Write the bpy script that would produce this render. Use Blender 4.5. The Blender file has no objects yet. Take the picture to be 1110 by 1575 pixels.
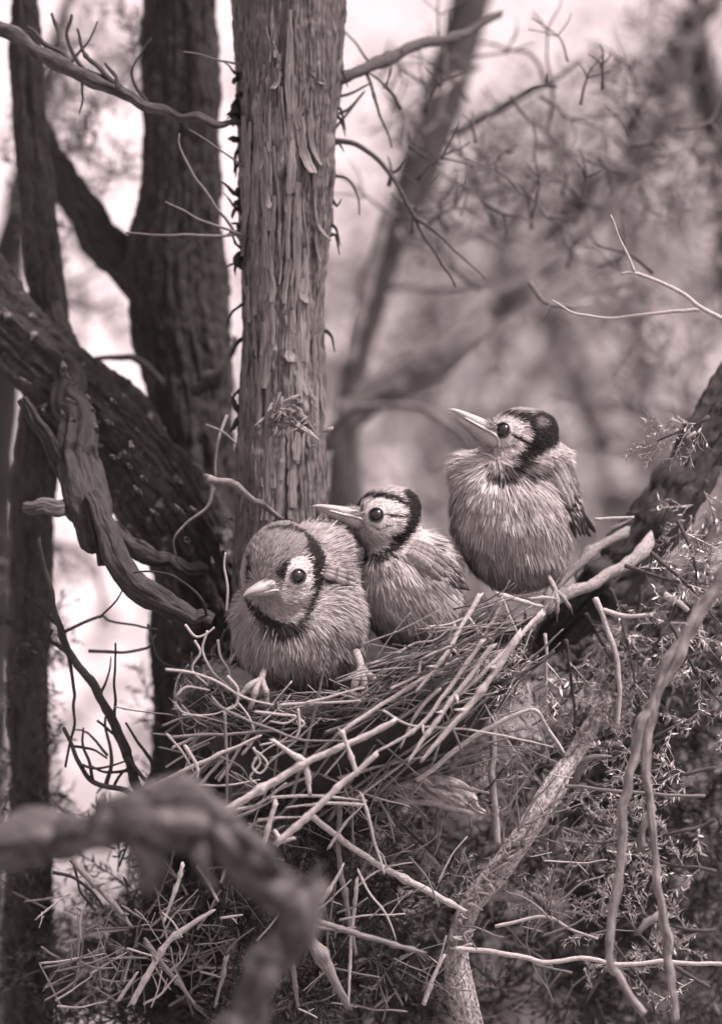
import bpy, math, random
import numpy as np
from mathutils import Vector, Matrix

random.seed(7)
RNG = np.random.default_rng(11)
R = math.radians

# ------------------------------------------------------------------ camera, sky, sun, exposure
PX = 0.000375          # metres per photograph pixel in the focal plane
D = 1.5                # camera to focal plane
PITCH = R(11)
FOC = np.array([0.0, 0.0, 2.3])
RIGHT = np.array([1.0, 0.0, 0.0])
FWD = np.array([0.0, math.cos(PITCH), math.sin(PITCH)])
UP = np.array([0.0, -math.sin(PITCH), math.cos(PITCH)])
CAM = FOC - FWD * D

sc = bpy.context.scene
COL = sc.collection
cam_d = bpy.data.cameras.new('camera')
cam = bpy.data.objects.new('camera', cam_d)
COL.objects.link(cam)
cam.location = CAM
cam.rotation_euler = (math.pi / 2 + PITCH, 0, 0)
cam_d.sensor_fit = 'HORIZONTAL'
cam_d.sensor_width = 36
cam_d.lens = 36 * D / (1110 * PX)
cam_d.clip_start = 0.05
cam_d.clip_end = 2000
cam_d.dof.use_dof = True
cam_d.dof.focus_distance = D - 0.005
cam_d.dof.aperture_fstop = cam_d.lens / 23.0
sc.camera = cam

SUN_EL, SUN_AZ = R(57), R(50)     # azimuth: 0 = behind the camera, positive to the right
sun_dir = np.array([math.sin(SUN_AZ) * math.cos(SUN_EL), -math.cos(SUN_AZ) * math.cos(SUN_EL), math.sin(SUN_EL)])
w = bpy.data.worlds.new('World')
sc.world = w
w.use_nodes = True
nt = w.node_tree
bg = nt.nodes['Background']
sky = nt.nodes.new('ShaderNodeTexSky')
sky.sky_type = 'NISHITA'
sky.sun_disc = False
sky.sun_elevation = SUN_EL
sky.sun_rotation = math.pi - SUN_AZ
sky.dust_density = 4.0
sky.air_density = 1.0
hs = nt.nodes.new('ShaderNodeHueSaturation')     # monochrome print: grey sky with the warm tone of the ink and paper
hs.inputs['Saturation'].default_value = 0.0
tint = nt.nodes.new('ShaderNodeMix')
tint.data_type = 'RGBA'
tint.blend_type = 'MULTIPLY'
tint.inputs[0].default_value = 1.0
tint.inputs[7].default_value = (1.0, 0.80, 0.82, 1)
nt.links.new(sky.outputs[0], hs.inputs['Color'])
nt.links.new(hs.outputs[0], tint.inputs[6])
nt.links.new(tint.outputs[2], bg.inputs['Color'])
bg.inputs['Strength'].default_value = 0.12

sun_l = bpy.data.lights.new('sun', 'SUN')
sun_l.energy = 3.5
sun_l.angle = R(8)
sun_l.color = (1.0, 0.82, 0.83)
sun = bpy.data.objects.new('sun', sun_l)
COL.objects.link(sun)
sun.rotation_euler = Vector(sun_dir).to_track_quat('Z', 'Y').to_euler()
sun.location = (1, -2, 6)

vs = sc.view_settings
vs.view_transform = 'Standard'
vs.look = 'None'
vs.gamma = 1
vs.exposure = 1.68
vs.use_curve_mapping = False
sc.cycles.use_denoising = True
sc.cycles.max_bounces = 6
sc.cycles.diffuse_bounces = 3


# ------------------------------------------------------------------ helpers
def P(x, y, d=0.0):
    """photograph position at a depth d metres behind the focal plane -> world"""
    z = D + d
    s = PX * z / D
    return CAM + FWD * z + RIGHT * ((x - 555) * s) + UP * ((787.5 - y) * s)


def S(d=0.0):
    return PX * (D + d) / D


def _hash(ix, iy, iz, seed):
    h = (ix * 374761393 + iy * 668265263 + iz * 2147483647 + seed * 1274126177) & 0xFFFFFFFF
    h = ((h ^ (h >> 13)) * 1274126177) & 0xFFFFFFFF
    h = (h ^ (h >> 16)) & 0xFFFFFF
    return h / float(0xFFFFFF)


def vnoise(p, seed=0):
    p = np.asarray(p, float)
    i = np.floor(p).astype(np.int64)
    f = p - i
    f = f * f * (3 - 2 * f)
    out = 0
    for dx in (0, 1):
        wx = f[..., 0] if dx else 1 - f[..., 0]
        for dy in (0, 1):
            wy = f[..., 1] if dy else 1 - f[..., 1]
            for dz in (0, 1):
                wz = f[..., 2] if dz else 1 - f[..., 2]
                out = out + wx * wy * wz * _hash(i[..., 0] + dx, i[..., 1] + dy, i[..., 2] + dz, seed)
    return out * 2 - 1


def fbm(p, octv=4, seed=0):
    p = np.asarray(p, float)
    a, t, out = 1.0, 0.0, 0
    for o in range(octv):
        out = out + a * vnoise(p * (2.03 ** o), seed + o * 17)
        t += a
        a *= 0.5
    return out / t


def norm(v):
    v = np.asarray(v, float)
    n = np.linalg.norm(v, axis=-1, keepdims=True)
    return v / np.maximum(n, 1e-12)


def catmull(pts, step):
    """resample control rows (any width) along a Catmull-Rom curve"""
    p = np.asarray(pts, float)
    if len(p) == 2:
        p = np.array([p[0], (p[0] + p[1]) / 2, p[1]])
    q = np.vstack([2 * p[0] - p[1], p, 2 * p[-1] - p[-2]])
    out = []
    for k in range(1, len(q) - 2):
        L = np.linalg.norm(q[k + 1][:2] - q[k][:2])
        n = max(2, int(L / step))
        t = np.linspace(0, 1, n, endpoint=False)[:, None]
        a, b, c, d = q[k - 1], q[k], q[k + 1], q[k + 2]
        out.append(0.5 * ((2 * b) + (-a + c) * t + (2 * a - 5 * b + 4 * c - d) * t ** 2 + (-a + 3 * b - 3 * c + d) * t ** 3))
    out.append(p[-1][None])
    return np.vstack(out)


class MB:
    """collects geometry in world space; build() links it as one mesh object"""
    def __init__(self):
        self.v, self.f, self.tc, self.col, self.n = [], [], [], [], 0

    def add(self, v, f, tc=None, col=None):
        v = np.asarray(v, float)
        self.v.append(v)
        if isinstance(f, np.ndarray):
            f = (f + self.n).tolist()
        else:
            f = [tuple(i + self.n for i in q) for q in f]
        self.f.extend(f)
        self.tc.append(np.asarray(tc, float) if tc is not None else v * 40)
        self.col.append(np.asarray(col, float) if col is not None else np.full((len(v), 3), 0.3))
        self.n += len(v)
        return self

    def mesh(self, name, mat, base=(0, 0, 0), smooth=True, col=False):
        m = bpy.data.meshes.new(name)
        v = np.vstack(self.v) - np.asarray(base)
        m.from_pydata(v.tolist(), [], self.f)
        a = m.attributes.new('tc', 'FLOAT_VECTOR', 'POINT')
        a.data.foreach_set('vector', np.vstack(self.tc).astype(np.float32).ravel())
        if col:
            c = m.attributes.new('Col', 'FLOAT_COLOR', 'POINT')
            cc = np.vstack(self.col)
            cc = np.hstack([cc, np.ones((len(cc), 1))])
            c.data.foreach_set('color', cc.astype(np.float32).ravel())
        if smooth:
            m.polygons.foreach_set('use_smooth', [True] * len(m.polygons))
        m.materials.append(mat)
        m.update()
        return m

    def build(self, name, mat, parent=None, smooth=True, col=False, base=None, nrm=None):
        b = np.zeros(3)
        if parent is not None:
            b = np.array(parent['_b'])
        elif base is not None:
            b = np.asarray(base)
        me = self.mesh(name, mat, b, smooth, col)
        if nrm is not None:
            me.normals_split_custom_set_from_vertices(nrm.tolist())
        o = bpy.data.objects.new(name, me)
        COL.objects.link(o)
        o['_b'] = [float(x) for x in b]
        if parent is not None:
            o.parent = parent
        else:
            o.location = b
        return o


def thing(name, label, cat, base, group=None):
    o = bpy.data.objects.new(name, None)
    COL.objects.link(o)
    o.location = base
    o.empty_display_size = 0.02
    o['_b'] = [float(x) for x in base]
    o['label'] = label
    o['category'] = cat
    if group:
        o['group'] = group
    return o


def rings(mb, C, rad, nseg, rough=0.0, rs=1.0, seed=0, tcs=1.0, cap=True, ridge=0.0, snap=0.0, knots=0):
    """tube through world points C with radii rad; rough = radial noise share, ridge = lengthwise bark ridges"""
    C = np.asarray(C, float)
    n = len(C)
    T = norm(np.gradient(C, axis=0))
    ref = np.array([0.3, -1.0, 0.2]) if abs(T[0][1]) < 0.8 else np.array([1.0, 0, 0.1])
    N = np.zeros_like(C)
    v = ref - T[0] * ref.dot(T[0])
    N[0] = v / np.linalg.norm(v)
    for i in range(1, n):
        v = N[i - 1] - T[i] * N[i - 1].dot(T[i])
        N[i] = v / np.linalg.norm(v)
    B = np.cross(T, N)
    th = np.linspace(0, 2 * math.pi, nseg, endpoint=False)
    L = np.concatenate([[0], np.cumsum(np.linalg.norm(np.diff(C, axis=0), axis=1))])
    rm = max(np.mean(rad), 1e-6)
    ct, st = np.cos(th), np.sin(th)
    A = np.stack([np.broadcast_to(ct, (n, nseg)), np.broadcast_to(st, (n, nseg)), np.broadcast_to((L / rm)[:, None], (n, nseg))], -1)
    r = np.asarray(rad)[:, None] * np.ones((1, nseg))
    if rough:
        r = r * (1 + rough * fbm(A * np.array([1.1, 1.1, 0.55]) * rs + seed * 3.7, 3, seed))
    if ridge:
        rd = fbm(A * np.array([3.2, 3.2, 0.35]) + seed, 3, seed + 5)
        r = r * (1 + ridge * np.clip(rd * 2.2, -1, 1))
    if knots:
        kr = np.random.default_rng(seed * 13 + 1)
        for q in range(knots):
            t0 = kr.uniform(0, L[-1])
            r = r * (1 + kr.uniform(.15, .5) * np.exp(-((L - t0) / (rm * kr.uniform(.7, 1.6))) ** 2)[:, None])
    V = C[:, None, :] + r[..., None] * (ct[None, :, None] * N[:, None, :] + st[None, :, None] * B[:, None, :])
    if snap:
        kr = np.random.default_rng(seed * 7 + 3)
        V[-1] += T[-1] * (rad[-1] * snap * kr.uniform(-.5, 1.6, nseg) + rad[-1] * snap * 1.2 * np.cos(th + kr.uniform(0, 6)))[:, None]
        V[0] -= T[0] * (rad[0] * snap * kr.uniform(-.5, 1.6, nseg) + rad[0] * snap * 1.2 * np.cos(th + kr.uniform(0, 6)))[:, None]
    V = V.reshape(-1, 3)
    i = np.arange(n - 1)[:, None] * nseg
    j = np.arange(nseg)[None, :]
    k = (j + 1) % nseg
    F = np.stack([i + j, i + k, i + nseg + k, i + nseg + j], -1).reshape(-1, 4).tolist()
    tc = (A * np.array([1.0, 1.0, 0.5]) * tcs + seed).reshape(-1, 3)
    if cap:
        V = np.vstack([V, C[0] - T[0] * rad[0] * (0.3 - .6 * (snap > 0)), C[-1] + T[-1] * rad[-1] * (0.3 - .6 * (snap > 0))])
        tc = np.vstack([tc, tc[0], tc[-1]])
        a, b = n * nseg, n * nseg + 1
        F += [(a, (q + 1) % nseg, q) for q in range(nseg)]
        o = (n - 1) * nseg
        F += [(b, o + q, o + (q + 1) % nseg) for q in range(nseg)]
    mb.add(V, F, tc)
    return mb


SEED = [0]


def tube(mb, pts, nseg=8, step=14, rough=0.12, wob=0.0, ridge=0.0, rs=1.0, snap=0.0, knots=0):
    """pts rows (photo x, photo y, depth m, radius px)"""
    SEED[0] += 1
    q = catmull(pts, step)
    if wob:
        t = np.arange(len(q)) * 0.35 * step / 9
        q[:, 0] += wob * vnoise(np.stack([t, t * 0 + SEED[0] * 5.3, t * 0], -1))
        q[:, 1] += wob * vnoise(np.stack([t, t * 0 + SEED[0] * 7.9, t * 0 + 9], -1))
        q[:, 2] += wob * PX * vnoise(np.stack([t, t * 0 + SEED[0] * 2.9, t * 0 + 5], -1))
    C = np.array([P(a, b, c) for a, b, c, _ in q])
    rad = np.array([r * S(c) for _, _, c, r in q])
    return rings(mb, C, np.maximum(rad, 0.00012), nseg, rough, rs, SEED[0], ridge=ridge, snap=snap, knots=knots)


def L2(pts, d, r0, r1=None):
    """rows from bare (x, y) points: constant depth, radius r0 -> r1"""
    n = len(pts)
    r1 = r0 if r1 is None else r1
    return [(p[0], p[1], (p[2] if len(p) > 2 else d), r0 + (r1 - r0) * i / max(1, n - 1)) for i, p in enumerate(pts)]


# ------------------------------------------------------------------ materials (greys of a monochrome print)
def mat(name, lo, hi, scale=3.0, rough=0.85, bump=0.3, spec=0.25, stretch=(1, 1, 1), detail=5, attr='tc', spots=None, bd=0.002):
    m = bpy.data.materials.new(name)
    m.use_nodes = True
    t = m.node_tree
    b = t.nodes['Principled BSDF']
    b.inputs['Roughness'].default_value = rough
    b.inputs['Specular IOR Level'].default_value = spec
    if attr:
        a = t.nodes.new('ShaderNodeAttribute')
        a.attribute_name = attr
        src = a.outputs['Vector']
    else:
        a = t.nodes.new('ShaderNodeTexCoord')
        src = a.outputs['Object']
    mp = t.nodes.new('ShaderNodeMapping')
    mp.inputs['Scale'].default_value = stretch
    t.links.new(src, mp.inputs['Vector'])
    nz = t.nodes.new('ShaderNodeTexNoise')
    nz.inputs['Scale'].default_value = scale
    nz.inputs['Detail'].default_value = detail
    nz.inputs['Roughness'].default_value = 0.65
    t.links.new(mp.outputs[0], nz.inputs['Vector'])
    cr = t.nodes.new('ShaderNodeValToRGB')
    cr.color_ramp.elements[0].position = 0.35
    cr.color_ramp.elements[1].position = 0.66
    cr.color_ramp.elements[0].color = (lo, lo * 0.97, lo * 0.96, 1)
    cr.color_ramp.elements[1].color = (hi, hi * 0.97, hi * 0.96, 1)
    t.links.new(nz.outputs['Fac'], cr.inputs[0])
    out = cr.outputs[0]
    if spots:
        n2 = t.nodes.new('ShaderNodeTexNoise')
        n2.inputs['Scale'].default_value = spots[1]
        n2.inputs['Detail'].default_value = 3
        t.links.new(src, n2.inputs['Vector'])
        c2 = t.nodes.new('ShaderNodeValToRGB')
        c2.color_ramp.elements[0].position = spots[2]
        c2.color_ramp.elements[1].position = spots[2] + 0.06
        t.links.new(n2.outputs['Fac'], c2.inputs[0])
        mx = t.nodes.new('ShaderNodeMix')
        mx.data_type = 'RGBA'
        t.links.new(c2.outputs[0], mx.inputs[0])
        t.links.new(out, mx.inputs[6])
        mx.inputs[7].default_value = (spots[0], spots[0], spots[0], 1)
        out = mx.outputs[2]
    t.links.new(out, b.inputs['Base Color'])
    if bump:
        bp = t.nodes.new('ShaderNodeBump')
        bp.inputs['Strength'].default_value = bump
        bp.inputs['Distance'].default_value = bd
        t.links.new(nz.outputs['Fac'], bp.inputs['Height'])
        t.links.new(bp.outputs[0], b.inputs['Normal'])
    return m


def mat_col(name, rough=0.9, spec=0.15, var=0.25, scale=900.0):
    """colour from the mesh's own plumage pattern and painted underside shade, broken up by noise"""
    m = bpy.data.materials.new(name)
    m.use_nodes = True
    t = m.node_tree
    b = t.nodes['Principled BSDF']
    b.inputs['Roughness'].default_value = rough
    b.inputs['Specular IOR Level'].default_value = spec
    a = t.nodes.new('ShaderNodeAttribute')
    a.attribute_name = 'Col'
    nz = t.nodes.new('ShaderNodeTexNoise')
    nz.inputs['Scale'].default_value = scale
    nz.inputs['Detail'].default_value = 2
    tcn = t.nodes.new('ShaderNodeTexCoord')
    t.links.new(tcn.outputs['Object'], nz.inputs['Vector'])
    mr = t.nodes.new('ShaderNodeMapRange')
    mr.inputs['From Min'].default_value = 0.25
    mr.inputs['From Max'].default_value = 0.75
    mr.inputs['To Min'].default_value = 1 - var
    mr.inputs['To Max'].default_value = 1 + var
    t.links.new(nz.outputs['Fac'], mr.inputs['Value'])
    mx = t.nodes.new('ShaderNodeVectorMath')
    mx.operation = 'SCALE'
    t.links.new(a.outputs['Color'], mx.inputs[0])
    t.links.new(mr.outputs[0], mx.inputs['Scale'])
    t.links.new(mx.outputs[0], b.inputs['Base Color'])
    return m


M_TRUNK = mat('shaggy_bark', 0.008, 0.12, 2.4, stretch=(11, 11, 0.6), bump=0.8, bd=0.0015, spots=(0.15, 1.1, 0.6))
M_STRIP = mat('bark_strip', 0.02, 0.17, 2.0, stretch=(7, 7, 0.5), bump=0.5, bd=0.001)
M_DARKBARK = mat('dark_bark', 0.010, 0.028, 2.2, stretch=(4, 4, 1.2), bump=0.6, bd=0.003)
M_LICHEN = mat('lichen_bark', 0.010, 0.036, 2.0, stretch=(3, 3, 1.4), bump=1.0, bd=0.004, spots=(0.13, 3.1, 0.63))
M_BRANCH = mat('branch_bark', 0.015, 0.06, 2.5, stretch=(3, 3, 1), bump=0.6)
M_PALEBARK = mat('pale_bark', 0.07, 0.34, 2.6, stretch=(3, 3, 1.0), bump=0.8)
M_GREYBARK = mat('grey_bark', 0.06, 0.18, 1.9, stretch=(2, 2, 0.8), bump=0.6)
M_FARBARK = mat('far_bark', 0.05, 0.10, 1.9, stretch=(2, 2, 0.8), bump=0.3)
M_FORE = mat('gnarled_bark', 0.012, 0.08, 1.4, stretch=(1, 1, 0.9), bump=0.8, bd=0.006)
M_STICK = mat('dry_stick', 0.07, 0.38, 3.0, stretch=(3, 3, 0.4), bump=0.5, bd=0.0008)
M_STICK2 = mat('weathered_stick', 0.035, 0.15, 2.0, stretch=(3, 3, 0.4), bump=0.5, bd=0.0008)
M_ROOT = mat('rootlet', 0.07, 0.22, 1.0, bump=0)
M_ROOTDK = mat('dark_rootlet', 0.02, 0.06, 1.0, bump=0)
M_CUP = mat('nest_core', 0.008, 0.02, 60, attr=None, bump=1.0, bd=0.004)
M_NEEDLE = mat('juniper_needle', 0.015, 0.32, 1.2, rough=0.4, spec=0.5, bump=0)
M_NEEDLESHADE = mat('juniper_needle_shaded', 0.008, 0.02, 1.2, rough=0.6, bump=0)  # the same needles again, with deep shade put into their colour
M_LEAF = mat('far_leaf', 0.06, 0.11, 0.9, rough=0.7, bump=0)
M_LEAFPALE = mat('far_leaf_pale', 0.10, 0.2, 0.9, rough=0.7, bump=0)
M_GROUND = mat('dry_meadow', 0.16, 0.30, 0.5, attr=None, bump=0.2)
M_GRASS = mat('meadow_grass', 0.16, 0.32, 0.9, bump=0)
M_BODY = mat_col('down', var=0.15)
M_FEATHER = mat_col('feather', rough=0.8, spec=0.15, var=0.25)
M_DOWN = mat_col('soft_down', rough=1.0, spec=0.05, var=0.12)
M_BEAK = mat('horn_beak', 0.12, 0.24, 1.5, rough=0.45, spec=0.4, bump=0.1, bd=0.0002)
M_GAPE = mat('gape_skin', 0.36, 0.48, 2, rough=0.5, bump=0)
M_EYE = mat('eye', 0.004, 0.006, 1, rough=0.04, spec=0.45, bump=0)
M_LID = mat('eyelid', 0.02, 0.05, 1, rough=0.6, bump=0)
M_FOOT = mat('foot_skin', 0.08, 0.2, 3, rough=0.6, spec=0.3, bump=0.6, bd=0.0006)
M_CLAW = mat('claw', 0.05, 0.09, 1, rough=0.4, bump=0)
M_LICHBR = mat('scaly_pale_bark', 0.05, 0.34, 3.0, stretch=(2.5, 2.5, 1.6), bump=0.8, spots=(0.03, 2.2, 0.62))
M_TORN = mat('torn_wood', 0.10, 0.30, 3, stretch=(4, 4, 1), bump=0.6)
M_SCRAP = mat('dry_scrap', 0.2, 0.35, 2, bump=0.3, bd=0.0005)


# ------------------------------------------------------------------ setting: ground reaching the horizon
gx = np.concatenate([np.linspace(-900, -14, 14), np.linspace(-12, 12, 49), np.linspace(14, 900, 14)])
gy = np.concatenate([np.linspace(-300, -4, 8), np.linspace(-3, 22, 51), np.linspace(24, 1500, 16)])
GX, GY = np.meshgrid(gx, gy, indexing='ij')


def gz(x, y):
    x, y = np.asarray(x, float), np.asarray(y, float)
    return 0.12 * fbm(np.stack([x * 0.3, y * 0.3, x * 0], -1), 3, 3) + 0.25 * vnoise(np.stack([x * 0.05, y * 0.05, x * 0], -1), 9)


V = np.stack([GX, GY, gz(GX, GY)], -1).reshape(-1, 3)
ny = len(gy)
F = [(i * ny + j, (i + 1) * ny + j, (i + 1) * ny + j + 1, i * ny + j + 1) for i in range(len(gx) - 1) for j in range(ny - 1)]
g = MB().add(V, F).build('ground', M_GROUND)
g['kind'] = 'structure'
g['label'] = 'dry open meadow ground under the trees'

# meadow grass
mb = MB()
n = 9000
gxp = RNG.uniform(-5, 6, n)
gyp = RNG.uniform(1.0, 16, n)
h = RNG.uniform(0.15, 0.5, n)
base = np.stack([gxp, gyp, gz(gxp, gyp) - 0.02], -1)
a = RNG.uniform(0, 6.28, n)
sd = np.stack([np.cos(a), np.sin(a), a * 0], -1) * 0.008
tip = base + np.stack([RNG.normal(0, 0.08, n), RNG.normal(0, 0.08, n), h], -1)
V = np.stack([base - sd, base + sd, tip], 1).reshape(-1, 3)
mb.add(V, np.arange(n * 3).reshape(-1, 3), np.repeat(RNG.uniform(0, 9, (n, 3)), 3, 0))
o = mb.build('meadow_grass', M_GRASS, smooth=False)
o['kind'] = 'stuff'
o['label'] = 'tall dry meadow grass beyond the nest'
o['category'] = 'grass'


# ------------------------------------------------------------------ far trees (blurred by the lens)
def far_tree(name, label, x, y, height, crown_r, crown_h, nclump, leafs, seed, m_leaf, size=0.06, group='trees far behind the nest'):
    r = np.random.default_rng(seed)
    b = np.array([x, y, float(gz(x, y))])
    t = thing(name, label, 'tree', b, group)
    k = MB()
    C = np.array([b + np.array([0.1 * math.sin(q * 3 + seed), 0.1 * math.cos(q * 2 + seed), -0.1 + q * height * 0.95]) for q in np.linspace(0, 1, 12)])
    rings(k, C, np.linspace(0.11, 0.02, 12), 10, 0.15, seed=seed)
    k.build('trunk', M_DARKBARK, t)
    lv = MB()
    cc = b + np.array([0, 0, height - crown_h / 2])
    lim = MB()
    for c in range(nclump):
        u = norm(r.normal(0, 1, 3)) * r.uniform(0.35, 1.0) ** 0.6
        cen = cc + u * np.array([crown_r, crown_r, crown_h / 2])
        if c % 3 == 0:
            s0 = C[min(11, int(3 + 8 * (cen[2] - b[2]) / height * 0.8))] if cen[2] > b[2] else C[3]
            mid = (s0 + cen) / 2 + np.array([0, 0, -0.05])
            rings(lim, catmull([s0, mid, cen], 0.12), np.linspace(0.035, 0.008, len(catmull([s0, mid, cen], 0.12))), 6, 0.1, seed=c)
        nl = leafs
        p = cen + r.normal(0, 1, (nl, 3)) * r.uniform(0.13, 0.3) * np.array([1.2, 1.2, 0.8])
        dirn = norm(r.normal(0, 1, (nl, 3)))
        sd = norm(np.cross(dirn, r.normal(0, 1, (nl, 3))))
        L = r.uniform(0.6, 1.3, (nl, 1)) * size
        q = np.stack([p - dirn * L * 0.5, p + sd * L * 0.28, p + dirn * L * 0.6, p - sd * L * 0.28], 1).reshape(-1, 3)
        lv.add(q, np.arange(nl * 4).reshape(-1, 4), np.repeat(r.uniform(0, 30, (nl, 3)), 4, 0))
    lim.build('limb', M_DARKBARK, t)
    lv.build('crown', m_leaf, t, smooth=False)
    return t


def atg(px, d):
    p = P(px, 1000, d)
    return p[0], p[1]


FT = [
    ('bushy_tree', 'blurred pale bushy tree filling the far right background', 960, 5.5, 4.3, 1.0, 3.4, 60, 70, M_LEAFPALE),
    ('bushy_tree', 'blurred grey bushy tree behind the middle and right birds', 700, 6.3, 3.5, 0.85, 2.6, 60, 80, M_LEAFPALE),
    ('bushy_tree', 'taller blurred tree behind the top of the diagonal trunk', 690, 9.5, 6.2, 1.0, 3.0, 45, 70, M_LEAFPALE),
    ('bushy_tree', 'tall pale blurred tree rising at the top right corner', 1010, 11.0, 7.2, 1.5, 4.2, 50, 70, M_LEAFPALE),
    ('bushy_tree', 'low dark blurred thicket under the right hand tree', 880, 3.9, 2.35, 0.8, 1.8, 40, 90, M_LEAF),
]
for k, (nm, lab, px, d, hh, cr_, ch, nc, lf, ml) in enumerate(FT):
    x, y = atg(px, d)
    far_tree(nm, lab, x, y, hh, cr_, ch, nc, lf, 50 + k, ml, size=0.085)


# ------------------------------------------------------------------ juniper sprigs (shared meshes)
def sprig_geo(seed, length=100.0, nside=7, dens=.5, nl=19.0):
    """one sprig along +X in photo-pixel units: stem, side twigs, paired awl needles"""
    r = np.random.default_rng(seed)
    V, F, n = [], [], 0
    stems = []
    t = np.linspace(0, 1, 9)
    bend = r.normal(0, 10, 2)
    main = np.stack([t * length, bend[0] * t ** 2, bend[1] * t ** 2], -1)
    stems.append((main, 1.5, 0.5))
    for s in range(nside):
        u = 0.12 + 0.8 * s / nside + r.uniform(-.04, .04)
        p0 = np.array([np.interp(u, t, main[:, k]) for k in range(3)])
        ang = r.uniform(0, 6.28)
        side = np.array([0.75, math.cos(ang) * 0.8, math.sin(ang) * 0.8])
        ln = length * r.uniform(0.25, 0.55) * (1 - 0.45 * u)
        tt = np.linspace(0, 1, 5)[:, None]
        stems.append((p0 + norm(side) * ln * tt + r.normal(0, 4, 3) * tt ** 2, 0.9, 0.4))
    for c, r0, r1 in stems:
        m = len(c)
        T = norm(np.gradient(c, axis=0))
        N = norm(np.cross(T, [0.1, 0.2, 1.0]))
        B = np.cross(T, N)
        rr = np.linspace(r0, r1, m)[:, None]
        for k in range(3):
            a = k * 2.0944
            V.append(c + rr * (math.cos(a) * N + math.sin(a) * B))
        for i in range(m - 1):
            for k in range(3):
                k2 = (k + 1) % 3
                F.append((n + k * m + i, n + k2 * m + i, n + k2 * m + i + 1, n + k * m + i + 1))
        n += 3 * m
        Ltot = np.linalg.norm(np.diff(c, axis=0), axis=1).sum()
        cnt = int(Ltot / 4.2 * dens)
        for q in range(cnt):
            u = (q + r.uniform(0, 1)) / cnt * (m - 1)
            i = min(int(u), m - 2)
            p = c[i] + (c[i + 1] - c[i]) * (u - i)
            a = r.uniform(0, 6.28)
            out = math.cos(a) * N[i] + math.sin(a) * B[i]
            d = norm(T[i] * r.uniform(0.5, 1.0) + out * r.uniform(0.6, 1.0))
            w = norm(np.cross(d, r.normal(0, 1, 3)))
            ln = nl * r.uniform(0.6, 1.25)
            wd = r.uniform(1.3, 2.4)
            kk = np.cross(d, w)
            V.append(np.array([p - w * wd * 0.6, p + w * wd * 0.6, p + d * ln * 0.5 + w * wd + kk * 0.5, p + d * ln * 0.5 - w * wd + kk * 0.5, p + d * ln]))
            F += [(n, n + 1, n + 2, n + 3), (n + 3, n + 2, n + 4)]
            n += 5
    return np.vstack(V), F


SPRIGS = [sprig_geo(100 + k, length=80 + 9 * k, nside=6 + k % 3) for k in range(7)]


def sprig_mesh(k, m):
    V, F = SPRIGS[k]
    b = MB()
    b.add(V, F, np.repeat(RNG.uniform(0, 20, (len(V) // 5 + 1, 3)), 5, 0)[:len(V)])
    return b.mesh('sprig', m, smooth=False)


SP_M = [sprig_mesh(k, M_NEEDLE) for k in range(7)]


def rot_to(d, roll):
    d = norm(np.asarray(d, float))
    a = np.array([0.2, 0.3, 1.0])
    s = norm(np.cross(a, d))
    u = np.cross(d, s)
    c, si = math.cos(roll), math.sin(roll)
    s2, u2 = c * s + si * u, -si * s + c * u
    return np.stack([d, s2, u2], 1)


def imgdir(ang, toward):
    """direction in the picture: ang degrees (0 right, 90 up), toward = share pointing to the camera"""
    a = R(ang)
    return norm(RIGHT * math.cos(a) + UP * math.sin(a) - FWD * toward)


def place_sprig(parent, x, y, d, ang, toward, scale=1.0, k=None, name='sprig'):
    k = random.randrange(7) if k is None else k
    o = bpy.data.objects.new(name, SP_M[k])
    COL.objects.link(o)
    o.parent = parent
    rm = rot_to(imgdir(ang, toward), random.uniform(0, 6.28)) * (S(d) * scale)
    loc = P(x, y, d) - np.array(parent['_b'])
    m4 = np.eye(4)
    m4[:3, :3] = rm
    m4[:3, 3] = loc
    o.matrix_local = Matrix(m4.tolist())
    return o


def sprig_mass(mb, x, y, d, ang, toward, scale=1.0):
    V, F = SPRIGS[random.randrange(7)]
    rm = rot_to(imgdir(ang, toward), random.uniform(0, 6.28)) * (S(d) * scale)
    mb.add(V @ rm.T + P(x, y, d), F, np.full((len(V), 3), random.uniform(0, 20)))


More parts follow.
